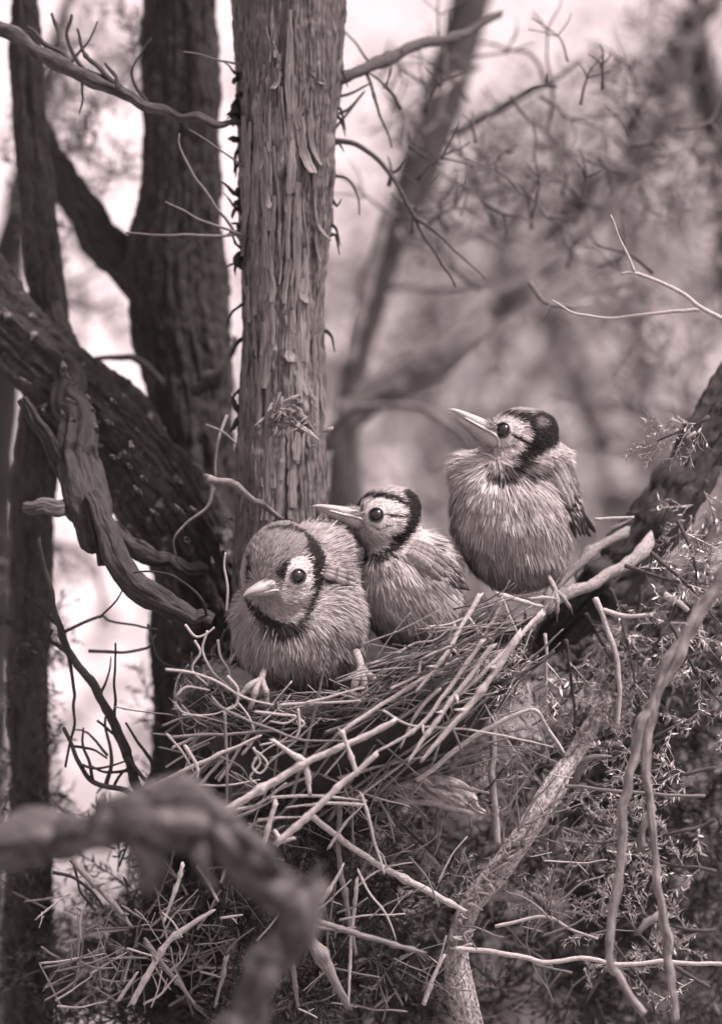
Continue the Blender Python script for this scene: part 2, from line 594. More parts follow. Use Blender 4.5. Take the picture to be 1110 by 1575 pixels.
# ------------------------------------------------------------------ main trunk
def bark_trunk(rows, nth, step, amp, seed, th0=0.0, th1=2 * math.pi):
    """rows (x, y, d, r); returns verts, faces, tc with plated, fibrous bark relief in photo-pixel amplitudes"""
    q = catmull(rows, step)
    n = len(q)
    th = np.linspace(th0, th1, nth, endpoint=False)
    C = np.array([P(a, b, c) for a, b, c, _ in q])
    Rr = q[:, 3]
    arc = np.concatenate([[0], np.cumsum(np.linalg.norm(np.diff(q[:, :2], axis=0), axis=1))]) + seed * 31.7
    yy = np.broadcast_to(arc[:, None], (n, nth))
    tt = np.broadcast_to(th[None], (n, nth))
    ct, st = np.cos(tt), np.sin(tt)
    rr = np.broadcast_to(Rr[:, None], (n, nth))
    wig = 14 * vnoise(np.stack([ct * 1.5, st * 1.5, yy / 140], -1), seed)
    base = np.stack([ct * rr / 15, st * rr / 15, (yy + wig) / 150], -1)
    n1 = fbm(base + np.stack([yy / 900, yy / 700, yy * 0], -1), 3, seed)
    lv = n1 * 4.2
    fr = lv - np.floor(lv)
    terr = np.floor(lv) + np.clip(fr * 4 - 1.5, 0, 1)
    fib = fbm(np.stack([ct * rr / 5, st * rr / 5, (yy + wig) / 90], -1), 3, seed + 3)
    big = fbm(np.stack([ct * 1.4, st * 1.4, yy / 260], -1), 2, seed + 8)
    frag = fbm(np.stack([ct * rr / 9, st * rr / 9, yy / 14], -1), 2, seed + 13)
    off = amp * (2.0 * terr + 3.4 * fib + 9.0 * big + 1.8 * frag)
    r = (rr + off)
    s = np.array([S(c) for c in q[:, 2]])[:, None]
    T = norm(np.gradient(C, axis=0))
    N = norm(np.cross(T, FWD))
    Bn = np.cross(N, T)
    V = C[:, None] + (r * s)[..., None] * (ct[..., None] * N[:, None] + st[..., None] * Bn[:, None])
    i = np.arange(n - 1)[:, None] * nth
    j = np.arange(nth)[None]
    k = (j + 1) % nth
    F = np.stack([i + j, i + k, i + nth + k, i + nth + j], -1).reshape(-1, 4)
    tc = np.stack([ct * rr / 60, st * rr / 60, yy / 60], -1).reshape(-1, 3)
    return V.reshape(-1, 3), F, tc, q, C, N, Bn


def bark_branch(parent, rows, m, seed, nth=64, step=3.5, amp=.8, name='branch', wob=5, twigs=()):
    r_ = np.random.default_rng(seed)
    q = catmull(rows, 24)
    q[1:-1, 0] += r_.normal(0, wob * .5, len(q) - 2)
    q[1:-1, 1] += r_.normal(0, wob * .5, len(q) - 2)
    q[1:-1, 3] *= 1 + r_.normal(0, .09, len(q) - 2)
    V, F, tc, *_ = bark_trunk([tuple(a) for a in q], nth, step, amp, seed)
    n_ = len(V)
    F = F.tolist()
    F.append(tuple(range(nth))[::-1])
    F.append(tuple(range(n_ - nth, n_)))
    o = MB().add(V, F, tc).build(name, m, parent)
    for t in twigs:
        tube(MB(), t, 6, 6, .2, 4.0, knots=2).build('twig', m, o)
    return o


TR = [(446, -120, .10, 82), (445, 60, .10, 80), (442, 220, .10, 77), (440, 320, .10, 74), (436, 430, .10, 65), (434, 560, .10, 64),
      (433, 660, .10, 63), (431, 800, .10, 66), (430, 1000, .10, 70), (430, 1300, .10, 80), (430, 1700, .10, 95)]
base = P(430, 1700, .10)
base[2] = float(gz(base[0], base[1]))
TRUNK_ROWS = TR + [(430, 3500, .12, 150), (430, 787 + 2.4 / PX, .14, 220)]
main_tree = thing('juniper_tree', 'shaggy barked juniper trunk standing in sharp focus behind the nest', 'tree', base)
V, F, tc, TQ, TC, TN, TB = bark_trunk(TR, 320, 2.2, 1.15, 21)
trunk = MB().add(V, F, tc).build('trunk', M_TRUNK, main_tree)
V, F, tc, *_ = bark_trunk([(430, 1690, .10, 94), (430, 2600, .12, 130), (430, 4200, .14, 170), (430, 6900, .16, 260)], 60, 30, 1.0, 22)
MB().add(V, F, tc).build('trunk_base', M_TRUNK, main_tree)


def trunk_pt(th, y, off):
    i = np.interp(y, TQ[:, 1], np.arange(len(TQ)))
    i0 = int(min(max(i, 0), len(TQ) - 2))
    f = i - i0
    C = TC[i0] * (1 - f) + TC[i0 + 1] * f
    r = TQ[i0, 3] * (1 - f) + TQ[i0 + 1, 3] * f
    s = S(.10)
    return C + (r + off) * s * (math.cos(th) * TN[i0] + math.sin(th) * TB[i0])


_p = trunk_pt(0, 300, 0)
_q = trunk_pt(math.pi / 2, 300, 0)
SGN = 1 if (_q - TC[0]).dot(FWD) < 0 else -1      # +1: angle pi/2 faces the camera
XS = 1 if _p[0] > TC[0][0] else -1


def bark_strip(xc, y0, y1, wpx, lift0=1.0, lift1=3.0, bow=0.0, lean=0.0):
    """a long bark strip lying on the trunk; xc = photo x at its top; lift = how far its ends stand off (px)"""
    mb = MB()
    n = max(6, int(abs(y1 - y0) / 9))
    r = np.random.default_rng(int(xc * 7 + y0 * 3) % 99991)
    rows = []
    ph = r.uniform(0, 6)
    for i in range(n + 1):
        u = i / n
        y = y0 + (y1 - y0) * u
        x = xc + lean * u + 2.2 * math.sin(u * 5 + ph)
        ii = np.interp(y, TQ[:, 1], np.arange(len(TQ)))
        i0 = int(min(max(ii, 0), len(TQ) - 2))
        cx, rr = TQ[i0, 0], TQ[i0, 3]
        a = (x - cx) / (rr + 4)
        a = max(-0.99, min(0.99, a))
        th = math.acos(a * XS)
        th = th * SGN
        ww = wpx * (0.45 + 0.55 * min(1, 4 * min(u + .08, 1.08 - u))) * (1 + 0.25 * r.uniform(-1, 1))
        lift = 3.2 + lift0 * max(0, 1 - u / 0.25) ** 2 * 4 + lift1 * max(0, (u - 0.6) / 0.4) ** 2 * 4 + bow * math.sin(u * math.pi)
        row = []
        for k, c in enumerate((-0.5, -0.2, 0.2, 0.5)):
            da = c * ww / (rr + 4)
            row.append(trunk_pt(th - SGN * XS * da, y, lift + (1.0 if k in (1, 2) else 0.0)))
        for k, c in enumerate((0.5, -0.5)):
            da = c * ww / (rr + 4)
            row.append(trunk_pt(th - SGN * XS * da, y, lift - 1.8))
        rows.append(row)
    V = np.array(rows).reshape(-1, 3)
    m = 6
    F = []
    for i in range(n):
        for k in range(m):
            F.append((i * m + k, i * m + (k + 1) % m, (i + 1) * m + (k + 1) % m, (i + 1) * m + k))
    F.append(tuple(range(m)))
    F.append(tuple(n * m + k for k in range(m))[::-1])
    t = np.zeros((len(V), 3))
    t[:, 0] = np.tile(np.arange(m), n + 1) * 0.12 + xc
    t[:, 2] = np.repeat(np.linspace(0, abs(y1 - y0) / 60, n + 1), m)
    mb.add(V, F, t)
    return mb.build('bark_strip', M_STRIP, trunk, smooth=False)


for a in [(462, 190, 275, 17, .5, 3.2, 0, 14), (476, 175, 262, 9, .5, 2.5, 0, 12), (484, 300, 372, 8, 0.5, 4.2, 0, 12), (497, 200, 262, 7, .5, 1.5, 0, 8),
          (430, 118, 150, 12, 1, 1.6, 0, -5), (480, 118, 140, 12, 1, 2, 0, 14), (467, 165, 210, 10, 2.0, .5, 0, -8), (412, 290, 330, 9, .5, 2, 0, 4),
          (416, 390, 470, 13, .5, 1, 0, 3), (382, 445, 500, 11, 1, 1, 0, 3), (466, 425, 470, 11, .6, 1.4, 0, 4), (447, 510, 560, 16, .5, 1.8, 0, 4),
          (470, 560, 618, 10, .6, 1.8, 0, 10), (490, 520, 640, 6, .5, 2.0, 0, 6), (405, 500, 660, 9, .5, .8, 0, -4), (456, 540, 610, 9, .7, 2.2, 0, 12)]:
    bark_strip(*a)
rs = random.Random(5)
for k in range(30):
    y0 = rs.uniform(0, 620)
    ln = rs.uniform(110, 280)
    x = np.interp(y0, TQ[:, 1], TQ[:, 0]) + np.interp(y0, TQ[:, 1], TQ[:, 3]) * rs.uniform(-.85, .85)
    bark_strip(x, y0, min(y0 + ln, 800), rs.uniform(7, 15), rs.uniform(0, .3), rs.choice([0, .3, 1.4]), -1.5, rs.uniform(-9, 9))
for k in range(80):
    y0 = rs.uniform(20, 760)
    ln = rs.uniform(30, 150)
    cx = np.interp(y0, TQ[:, 1], TQ[:, 0])
    rr = np.interp(y0, TQ[:, 1], TQ[:, 3])
    x = cx + rr * rs.uniform(-0.93, 0.95)
    bark_strip(x, y0, min(y0 + ln, 800), rs.uniform(2, 5.5), rs.uniform(0, .5), rs.uniform(0, .8), rs.uniform(-3.5, -0.5), rs.uniform(-7, 7))

# torn knot and splinters
kn = MB()
r = np.random.default_rng(4)
for rows_ in ([(406, 672, .036, 4), (416, 652, .034, 7), (430, 638, .032, 8), (448, 632, .031, 8), (464, 644, .031, 7), (478, 660, .032, 4)], [(414, 664, .036, 3), (432, 652, .033, 6), (450, 648, .032, 6), (468, 664, .033, 3)], [(440, 636, .034, 4), (446, 618, .033, 6), (462, 610, .034, 3)]):
    tube(kn, rows_, 12, 3, .9, 4, rs=2.2)
for k in range(34):
    x0 = r.uniform(404, 482)
    y0 = 652 - 24 * math.sin((x0 - 408) / 70 * math.pi) + r.normal(0, 13)
    ang = r.normal(1.57, .3) + (.5 if x0 < 440 else -.6) + (1.4 if r.random() < .3 else 0)
    ln = r.uniform(7, 20)
    dz = r.uniform(.024, .033)
    rings(kn, [P(x0, y0, .034), P(x0 + ln * .5 * math.cos(ang), y0 + ln * .5 * math.sin(ang), dz), P(x0 + ln * math.cos(ang), y0 + ln * math.sin(ang), dz - .002)],
          np.array([2.4, 1.8, .5]) * PX * r.uniform(.5, 1.2), 4, 0.3, seed=k, snap=.5)
kn.build('torn_knot', M_STRIP, main_tree, smooth=False)
for pts in ([(458, 654, .03, 4.5), (474, 664, .025, 4), (490, 676, .024, 1)], [(496, 664, .05, 1.5), (506, 661, .045, 4), (513, 657, .045, 1)],
            [(438, 618, .033, 3), (452, 612, .03, 3.2), (460, 607, .03, 1)]):
    tube(MB(), pts, 6, 6, 0.2).build('splinter', M_TORN, main_tree, smooth=False)


def branch(parent, rows, m=M_BRANCH, name='branch', nseg=10, step=9, rough=.3, wob=4.0, ridge=0.1, rs=1.0, twigs=()):
    mb = MB()
    tube(mb, rows, nseg, step, rough, wob, ridge, rs, snap=.6, knots=4 if max(q[3] for q in rows) < 12 else 0)
    o = mb.build(name, m, parent)
    for t in twigs:
        tube(MB(), t, 6, 6, .2, 4.0, knots=2).build('twig', m, o)
    return o


# branches and twigs that grow from the main trunk
bark_branch(main_tree, [(-90, -20, .07, 11), (20, 55, .07, 10), (70, 88, .07, 10), (110, 108, .07, 9.5), (170, 133, .07, 9), (225, 160, .07, 8), (280, 177, .075, 7), (330, 186, .08, 6.5), (400, 196, .10, 6)], M_BRANCH, 201, nth=36, amp=0.42,
       twigs=[L2([(110, 108), (95, 80), (62, 60), (40, 40)], .07, 5, 2), L2([(185, 138), (165, 110), (135, 85), (120, 45)], .07, 5, 2), L2([(215, 157), (170, 125), (140, 108), (95, 105)], .07, 4, 1.5),
              L2([(185, 140), (180, 120), (160, 100)], .06, 4, 2), L2([(110, 105), (118, 80), (140, 60), (150, 30)], .08, 3, 1.5), L2([(125, 112), (128, 150), (122, 175)], .07, 2.5, 1), L2([(70, 90), (90, 60), (80, 20)], .08, 4, 2), L2([(225, 158), (205, 120), (210, 90), (235, 60)], .08, 3, 1.2), L2([(150, 124), (120, 95), (105, 60), (110, 20)], .09, 4, 2)])
branch(main_tree, [(470, 140, .10, 9), (525, 118, .11, 9), (590, 90, .14, 8.5), (650, 68, .18, 8), (705, 56, .22, 7), (770, 20, .25, 6)], ridge=.12,
       twigs=[L2([(560, 104, .13), (572, 140, .12), (590, 185, .12), (606, 230, .12)], .1, 3, 1.4), L2([(620, 78, .15), (575, 98, .15), (545, 62, .15), (525, 40, .15)], .1, 2.5, 1.2)])
for pts, r0, r1 in [([(500, 150), (545, 140), (570, 126)], 3, 1.2), ([(500, 180), (535, 168), (560, 140)], 3.5, 1), ([(515, 195), (545, 160), (562, 140)], 2.6, 1),
                    ([(505, 215), (550, 222), (595, 262), (628, 315), (650, 360), (690, 420), (700, 440)], 4.5, 1.5), ([(505, 270), (535, 275), (550, 300), (552, 330)], 3, 1),
                    ([(640, 335), (680, 365), (745, 430)], 3, 1)]:
    tube(MB(), L2(pts, .12, r0, r1), 6, 7, .12, 2).build('twig', M_BRANCH, main_tree)
for pts, r0, r1 in [([(380, 385, .09), (345, 335, .07), (300, 270, .06), (276, 225, .06), (275, 203, .06)], 2.6, 1.4), ([(385, 366, .09), (350, 352, .07), (300, 333, .06), (255, 310, .06)], 2.4, 1.2),
                    ([(390, 366, .09), (355, 362, .08), (270, 362, .07), (195, 358, .07)], 2.6, 1.4), ([(385, 262, .09), (352, 240, .07), (315, 215, .06), (290, 200, .06)], 2, .9), ([(385, 104, .09), (350, 95, .08), (310, 83, .07), (280, 79, .07)], 2.2, 1)]:
    tube(MB(), L2(pts, .07, r0, r1), 6, 7, .12, 2).build('twig', M_STICK2, main_tree)
# ragged bark shreds along the left edge of the trunk
rs = random.Random(9)
for k in range(34):
    y = rs.choice([rs.uniform(50, 300), rs.uniform(300, 400), rs.uniform(90, 260), rs.uniform(400, 640)])
    x0 = 374 + rs.uniform(-3, 4)
    ln = rs.uniform(14, 48)
    an = R(rs.gauss(228, 22)) if rs.random() < .7 else R(rs.gauss(140, 20))
    r0 = rs.uniform(2, 5.5)
    tube(MB(), [(x0, y, .10, r0), (x0 - 5 + .3 * ln * math.cos(an), y - .35 * ln * math.sin(an), .09, r0), (x0 - 3 + .6 * ln * math.cos(an), y - .7 * ln * math.sin(an), .09, r0 * .7), (x0 + 1.0 * ln * math.cos(an) + rs.uniform(-4, 6), y - ln * math.sin(an), .09, .6)], 6, 4, .6, 3).build('bark_shred', M_DARKBARK, main_tree)
# right side snags
for k in range(8):
    y = rs.uniform(90, 560)
    tube(MB(), [(512 - (y - 200) * .04, y, .10, 4), (522 - (y - 200) * .04, y + rs.uniform(-6, 14), .10, 2.5), (530 - (y - 200) * .05, y + rs.uniform(0, 34), .10, .8)], 5, 6, .25).build('bark_shred', M_DARKBARK, main_tree)
# lower left dead twigs on the trunk, over the dark hollow
branch(main_tree, [(430, 800, .06, 4), (400, 775, .04, 4.5), (365, 750, .035, 5), (335, 738, .03, 5.5), (318, 733, .03, 5)], M_GREYBARK, rough=.35)
for pts, r0, r1 in [([(318, 655, .06), (345, 665, .05), (365, 684, .05)], 2.2, 1.2), ([(350, 640, .06), (338, 670, .05), (333, 700, .05), (332, 735, .05)], 3, 2),
                    ([(328, 740, .03), (318, 780, .03), (285, 805, .03), (268, 830, .03), (272, 862, .04)], 3.2, 1.5)]:
    tube(MB(), L2(pts, .07, r0, r1), 6, 6, .12, 2).build('twig', M_STICK2, main_tree)

# unseen crown foliage added overhead to shade the stems behind the nest
cr = MB()
rc = random.Random(55)
for k in range(300):
    sprig_mass(cr, rc.uniform(-500, 760), -rc.uniform(420, 1500), rc.uniform(.06, .9), rc.uniform(0, 360), rc.uniform(-.5, .5), rc.uniform(2.2, 3.6))
for k in range(45):  # extra clump added to shade the leaning limb
    sprig_mass(cr, rc.uniform(250, 700), -rc.uniform(400, 1100), rc.uniform(.0, .3), rc.uniform(0, 360), rc.uniform(-.5, .5), rc.uniform(2.2, 3.4))
cr = cr.build('crown', M_NEEDLESHADE, main_tree, smooth=False)

# ------------------------------------------------------------------ second tree: dark trunk left of the main one, leaning left limb
def tree_base(x, d):
    p = P(x, 1500, d)
    return np.array([p[0], p[1], float(gz(p[0], p[1])) - 0.02])


def down(x, d, r):
    """rows that carry a stem from the frame's foot to the ground"""
    z = (2.3 + .3) / PX
    return [(x, 1700, d, r), (x, 3200, d, r * 1.3), (x, 787 + z * .62, d, r * 1.6), (x, 787 + z * 1.0, d + .3, r * 2.0)]


t2 = thing('juniper_tree', 'dark shaded tree trunk left of the sharp trunk, bright gaps on both sides', 'tree', tree_base(300, .3))
V, F, tc, *_ = bark_trunk([(278, -120, .26, 56), (279, 100, .26, 55), (279, 280, .26, 57), (268, 400, .26, 70), (272, 500, .26, 70), (290, 620, .26, 62), (300, 800, .27, 66), (300, 1200, .28, 70)] + down(300, .3, 75), 150, 4, 1.7, 31)
MB().add(V, F, tc).build('trunk', M_DARKBARK, t2)
bark_branch(t2, [(255, 470, .26, 32), (190, 405, .27, 30), (130, 335, .28, 28), (85, 260, .3, 24), (50, 180, .32, 20)], M_DARKBARK, 202, nth=64, amp=1.2)
branch(t2, [(270, 620, .24, 8), (235, 575, .23, 6), (200, 548, .22, 5), (150, 552, .22, 4), (120, 566, .22, 3)], M_BRANCH, rough=.2)
branch(t2, [(300, 600, .22, 9), (335, 575, .2, 8), (352, 548, .2, 6), (362, 520, .2, 3)], M_BRANCH, rough=.4)

t3 = thing('juniper_tree', 'dark blurred stem along the left edge of the picture', 'tree', tree_base(70, .2))
V, F, tc, *_ = bark_trunk([(36, -100, .2, 20), (42, 80, .2, 21), (52, 260, .2, 24), (66, 400, .2, 26), (74, 500, .2, 30), (60, 700, .24, 30), (45, 1000, .24, 30), (45, 1300, .24, 30)] + down(45, .26, 34), 80, 5, 1.2, 41)
MB().add(V, F, tc).build('trunk', M_DARKBARK, t3)

t4 = thing('juniper_tree', 'thick leaning lichen spotted limb crossing from the left edge towards the nest', 'tree', tree_base(380, .22))
V, F, tc, *_ = bark_trunk([(-60, 430, .16, 60), (20, 520, .16, 56), (100, 590, .16, 56), (180, 670, .16, 60), (250, 760, .16, 66), (310, 870, .17, 70), (355, 1000, .19, 76), (380, 1250, .2, 80)] + down(380, .22, 85), 180, 4, 2.3, 51)
MB().add(V, F, tc).build('trunk', M_LICHEN, t4)
bark_branch(t4, [(80, 480, .19, 20), (100, 560, .15, 27), (115, 640, .11, 29), (125, 720, .08, 28), (140, 780, .06, 26), (152, 830, .05, 18), (160, 870, .05, 8)], M_DARKBARK, 203, nth=90, amp=1.2)
bark_branch(t4, [(140, 760, .05, 12), (155, 800, .04, 16), (175, 855, .03, 16), (215, 903, .03, 17), (262, 935, .03, 17), (300, 950, .03, 16), (326, 957, .03, 12)], M_DARKBARK, 204, nth=64, amp=0.85,
       twigs=[L2([(320, 955, .03), (310, 925, .02), (285, 900, .02), (255, 880, .02), (205, 880, .02)], .02, 2.6, 1.4)])
bark_branch(t4, [(150, 790, .08, 10), (175, 815, .08, 14), (215, 845, .08, 14), (260, 865, .09, 13), (310, 880, .12, 12)], M_DARKBARK, 205, nth=64, amp=0.8)
bark_branch(t4, [(35, 612, .07, 4), (55, 650, .07, 10), (85, 700, .08, 13), (120, 750, .09, 14)], M_DARKBARK, 206, nth=64, amp=0.6)
bark_branch(t4, [(36, 778, .05, 9), (70, 778, .05, 11), (105, 783, .06, 12), (135, 790, .08, 12)], M_BRANCH, 207, nth=64, amp=0.6)
# loose bark flakes and lichen tufts on the limb
rs = random.Random(3)
for k in range(26):
    u = rs.uniform(0, 1)
    x, y = 60 + 270 * u, 555 + 290 * u ** 1.15
    x += rs.uniform(-40, 50)
    y += rs.uniform(-35, 50)
    ln = rs.uniform(6, 22)
    an = rs.uniform(0.3, 1.4)
    tube(MB(), [(x, y, .075 + .01 * rs.random(), 2), (x + ln * .5 * math.cos(an), y + ln * .5 * math.sin(an), .07, rs.uniform(2.5, 5)), (x + ln * math.cos(an), y + ln * math.sin(an), .075, 1)], 5, 5, .35).build('bark_flake', M_BRANCH, t4, smooth=False)

# ------------------------------------------------------------------ blurred trunks and branches behind, right of the main trunk
t5 = thing('juniper_tree', 'blurred slanting trunk behind, right of the sharp trunk and running off the top', 'tree', tree_base(520, .87))
V, F, tc, *_ = bark_trunk([(745, -80, .85, 30), (708, 60, .85, 31), (668, 190, .85, 31), (628, 300, .85, 29), (596, 390, .85, 22), (570, 480, .85, 18), (548, 570, .85, 18), (530, 700, .85, 24), (520, 1000, .85, 40)] + down(520, .87, 60), 60, 8, .8, 61)
MB().add(V, F, tc).build('trunk', M_BRANCH, t5)
branch(t5, [(540, 560, .6, 8), (548, 500, .6, 9), (570, 420, .6, 9), (590, 340, .6, 8), (606, 290, .6, 5)], M_GREYBARK, nseg=10)
bark_branch(t5, [(530, 640, .6, 23), (600, 592, .6, 23), (680, 545, .6, 21), (750, 490, .62, 19), (810, 440, .62, 17), (865, 385, .64, 16), (930, 300, .66, 14), (1000, 200, .66, 13), (1060, 80, .66, 12), (1110, -30, .66, 11)], M_FARBARK, 210, nth=64, amp=0.9)
branch(t5, [(545, 605, .8, 10), (620, 558, .8, 13), (700, 518, .8, 11), (770, 455, .8, 7), (840, 400, .8, 4)], M_FARBARK, nseg=12, rough=.15)
branch(t5, [(500, 690, .5, 10), (520, 650, .48, 7), (555, 628, .46, 5.5), (610, 622, .45, 5), (655, 630, .45, 5), (700, 660, .45, 4), (730, 690, .45, 4)], M_FARBARK)
branch(t5, [(700, 210, .5, 5), (745, 180, .45, 5), (800, 148, .42, 5), (850, 120, .42, 4), (892, 93, .42, 3)], M_BRANCH,
       twigs=[L2([(845, 122, .42), (846, 160, .42), (843, 210, .42)], .42, 4, 2), L2([(840, 122, .42), (815, 85, .42), (735, 62, .42)], .42, 3, 2), L2([(690, 215, .5), (720, 250, .48), (755, 330, .48), (790, 350, .5)], .5, 4, 2)])
for pts, r0, r1 in [([(640, 360), (690, 400), (740, 440)], 4, 2), ([(620, 330), (700, 345), (770, 390)], 4, 2), ([(600, 440), (660, 445), (760, 430)], 6, 3), ([(680, 300), (760, 270), (860, 250), (920, 190)], 4, 2),
                    ([(700, 370), (790, 330), (850, 260), (870, 150)], 4, 2), ([(760, 400), (800, 330), (810, 240)], 4, 2), ([(740, 300), (790, 290), (850, 320), (900, 300)], 5, 2)]:
    tube(MB(), L2(pts, .75, r0, r1), 6, 9, .1, 5).build('twig', M_BRANCH, t5)

rs = random.Random(13)
for k in range(80):
    x, y = rs.uniform(590, 1060), rs.uniform(70, 450)
    an = R(rs.choice([rs.gauss(40, 25), rs.gauss(130, 25), rs.gauss(-50, 25), rs.gauss(85, 15)]))
    ln = rs.uniform(45, 130)
    cv = rs.uniform(-.5, .5)
    d = rs.uniform(.12, .55)
    r0 = rs.uniform(1.8, 4)
    pts = [(x, y), (x + ln * .5 * math.cos(an), y - ln * .5 * math.sin(an)), (x + ln * math.cos(an + cv), y - ln * math.sin(an + cv))]
    k_ = MB()
    tube(k_, L2(pts, d, r0, 1), 6, 8, .2, 4)
    for q in range(2):
        a2 = an + rs.choice([-1, 1]) * rs.uniform(.5, 1.1)
        l2 = ln * rs.uniform(.3, .6)
        tube(k_, L2([pts[1], (pts[1][0] + l2 * .5 * math.cos(a2) + 3, pts[1][1] - l2 * .5 * math.sin(a2)), (pts[1][0] + l2 * math.cos(a2), pts[1][1] - l2 * math.sin(a2))], d, r0 * .6, .8), 5, 8, .2, 3)
    k_.build('twig', M_BRANCH if k % 3 else M_FARBARK, t5)

t6 = thing('juniper_tree', 'forked blurred branches with fuzzy foliage in the upper right corner', 'tree', tree_base(1150, 1.0))
branch(t6, [(1250, 2600, 1.0, 90), (1200, 1500, 1.0, 70), (1180, 700, 1.0, 50), (1120, 300, 1.0, 30), (1075, 60, 1.0, 16), (1060, -60, 1.0, 12)], M_DARKBARK, 'trunk', nseg=14, step=40)
branch(t6, [(1250, 2600, 1.0, 90), (1250, 787 + 2.62 / PX * .6, 1.0, 140)], M_DARKBARK, 'trunk_base', nseg=14, step=60)
branch(t6, [(1085, 10, 1.0, 17), (1040, 60, 1.0, 16), (1000, 130, 1.0, 15), (975, 175, 1.0, 13), (960, 205, 1.0, 8)], M_DARKBARK)
branch(t6, [(1130, 150, 1.0, 20), (1060, 170, 1.0, 18), (1000, 215, 1.0, 17), (950, 260, 1.0, 16), (900, 288, 1.0, 10), (830, 330, 1.0, 8)], M_BRANCH)
branch(t6, [(1130, 270, 1.0, 18), (1030, 200, .98, 13), (960, 265, .98, 16), (900, 310, .98, 17), (840, 370, 1.0, 12)], M_BRANCH)
for pts, r0, r1 in [([(975, 175), (930, 130), (915, 60)], 7, 3), ([(1000, 215), (1010, 280), (1060, 330)], 8, 3), ([(900, 290), (870, 230), (860, 170)], 7, 3), ([(940, 265), (930, 330), (890, 380)], 7, 3), ([(1040, 60), (1060, 130), (1080, 180)], 7, 3)]:
    tube(MB(), L2(pts, .98, r0, r1), 6, 9, .1, 5).build('twig', M_BRANCH, t6)
rs = random.Random(21)
fol = MB()
for cx, cy, n, sx, sy in [(880, 330, 16, 75, 55), (800, 260, 8, 60, 70), (1040, 140, 12, 40, 80), (1010, 350, 9, 60, 60), (1050, 600, 10, 25, 60)]:
    for k in range(n):
        sprig_mass(fol, rs.gauss(cx, sx), rs.gauss(cy, sy), rs.uniform(.5, 1.1), rs.uniform(0, 360), rs.uniform(-.4, .4), rs.uniform(1.0, 1.9))
f6 = fol.build('crown', M_LEAFPALE, t6, smooth=False)

t7 = thing('juniper_tree', 'pale blurred leafy twigs against the white sky at the left', 'tree', tree_base(-60, .9))
branch(t7, [(-60, 787 + 2.6 / PX * .62, .9, 90), (-40, 1800, .9, 50), (-10, 700, .9, 34), (30, 300, .9, 20), (90, 60, .9, 10), (130, -60, .9, 6)], M_DARKBARK, 'trunk', nseg=12, step=40)
for pts, r0, r1 in [([(30, 300), (90, 250), (140, 180), (170, 90)], 8, 3), ([(60, 420), (120, 470), (190, 460)], 6, 3), ([(20, 500), (110, 440), (150, 420)], 7, 2), ([(40, 350), (110, 300), (215, 262)], 5, 2), ([(15, 900), (90, 840), (150, 880), (160, 960)], 8, 4), ([(20, 1000), (80, 900), (90, 830)], 8, 3)]:
    tube(MB(), L2(pts, .9, r0, r1), 6, 10, .1, 5).build('branch', M_BRANCH, t7)
fol = MB()
for cx, cy, n, sx, sy in [(110, 150, 30, 40, 55), (90, 330, 14, 25, 30), (190, 90, 14, 30, 40), (120, 480, 16, 30, 30), (120, 850, 5, 20, 20), (60, 950, 8, 14, 60), (50, 1180, 20, 14, 60)]:
    for k in range(n):
        sprig_mass(fol, rs.gauss(cx, sx), rs.gauss(cy, sy), rs.uniform(.7, 1.1), rs.uniform(0, 360), rs.uniform(-.4, .4), rs.uniform(.5, .9))
fol.build('crown', M_LEAFPALE, t7, smooth=False)
fol = MB()
for cx, cy, n, sx, sy in [(80, 110, 14, 30, 40), (120, 250, 10, 30, 40), (180, 80, 6, 25, 30), (100, 330, 6, 25, 25), (60, 880, 6, 15, 50)]:
    for k in range(n):
        sprig_mass(fol, rs.gauss(cx, sx), rs.gauss(cy, sy), rs.uniform(.3, .5), rs.uniform(0, 360), rs.uniform(-.4, .4), rs.uniform(.6, 1.0))
fol.build('near_spray', M_LEAF, t7, smooth=False)

# ------------------------------------------------------------------ twigs entering from the right, in focus
tw = thing('bare_twig', 'bare forked twig entering from the right edge above the birds', 'twig', P(1078, 472, .04))
tube(MB(), L2([(1130, 500), (1076, 472), (1050, 452), (1010, 432), (975, 419), (956, 421)], .04, 4, 2.4), 7, 6, .14, 2).build('stem', M_STICK, tw)
tube(MB(), L2([(975, 419), (965, 395), (950, 365), (938, 330)], .04, 2.6, 1.2), 6, 6, .12, 2).build('side_twig', M_STICK, tw)
tube(MB(), L2([(1076, 477), (1030, 478), (985, 484), (935, 490), (895, 484), (865, 472), (849, 462)], .045, 3.2, 1.4), 7, 6, .12, 2).build('side_twig', M_STICK, tw)

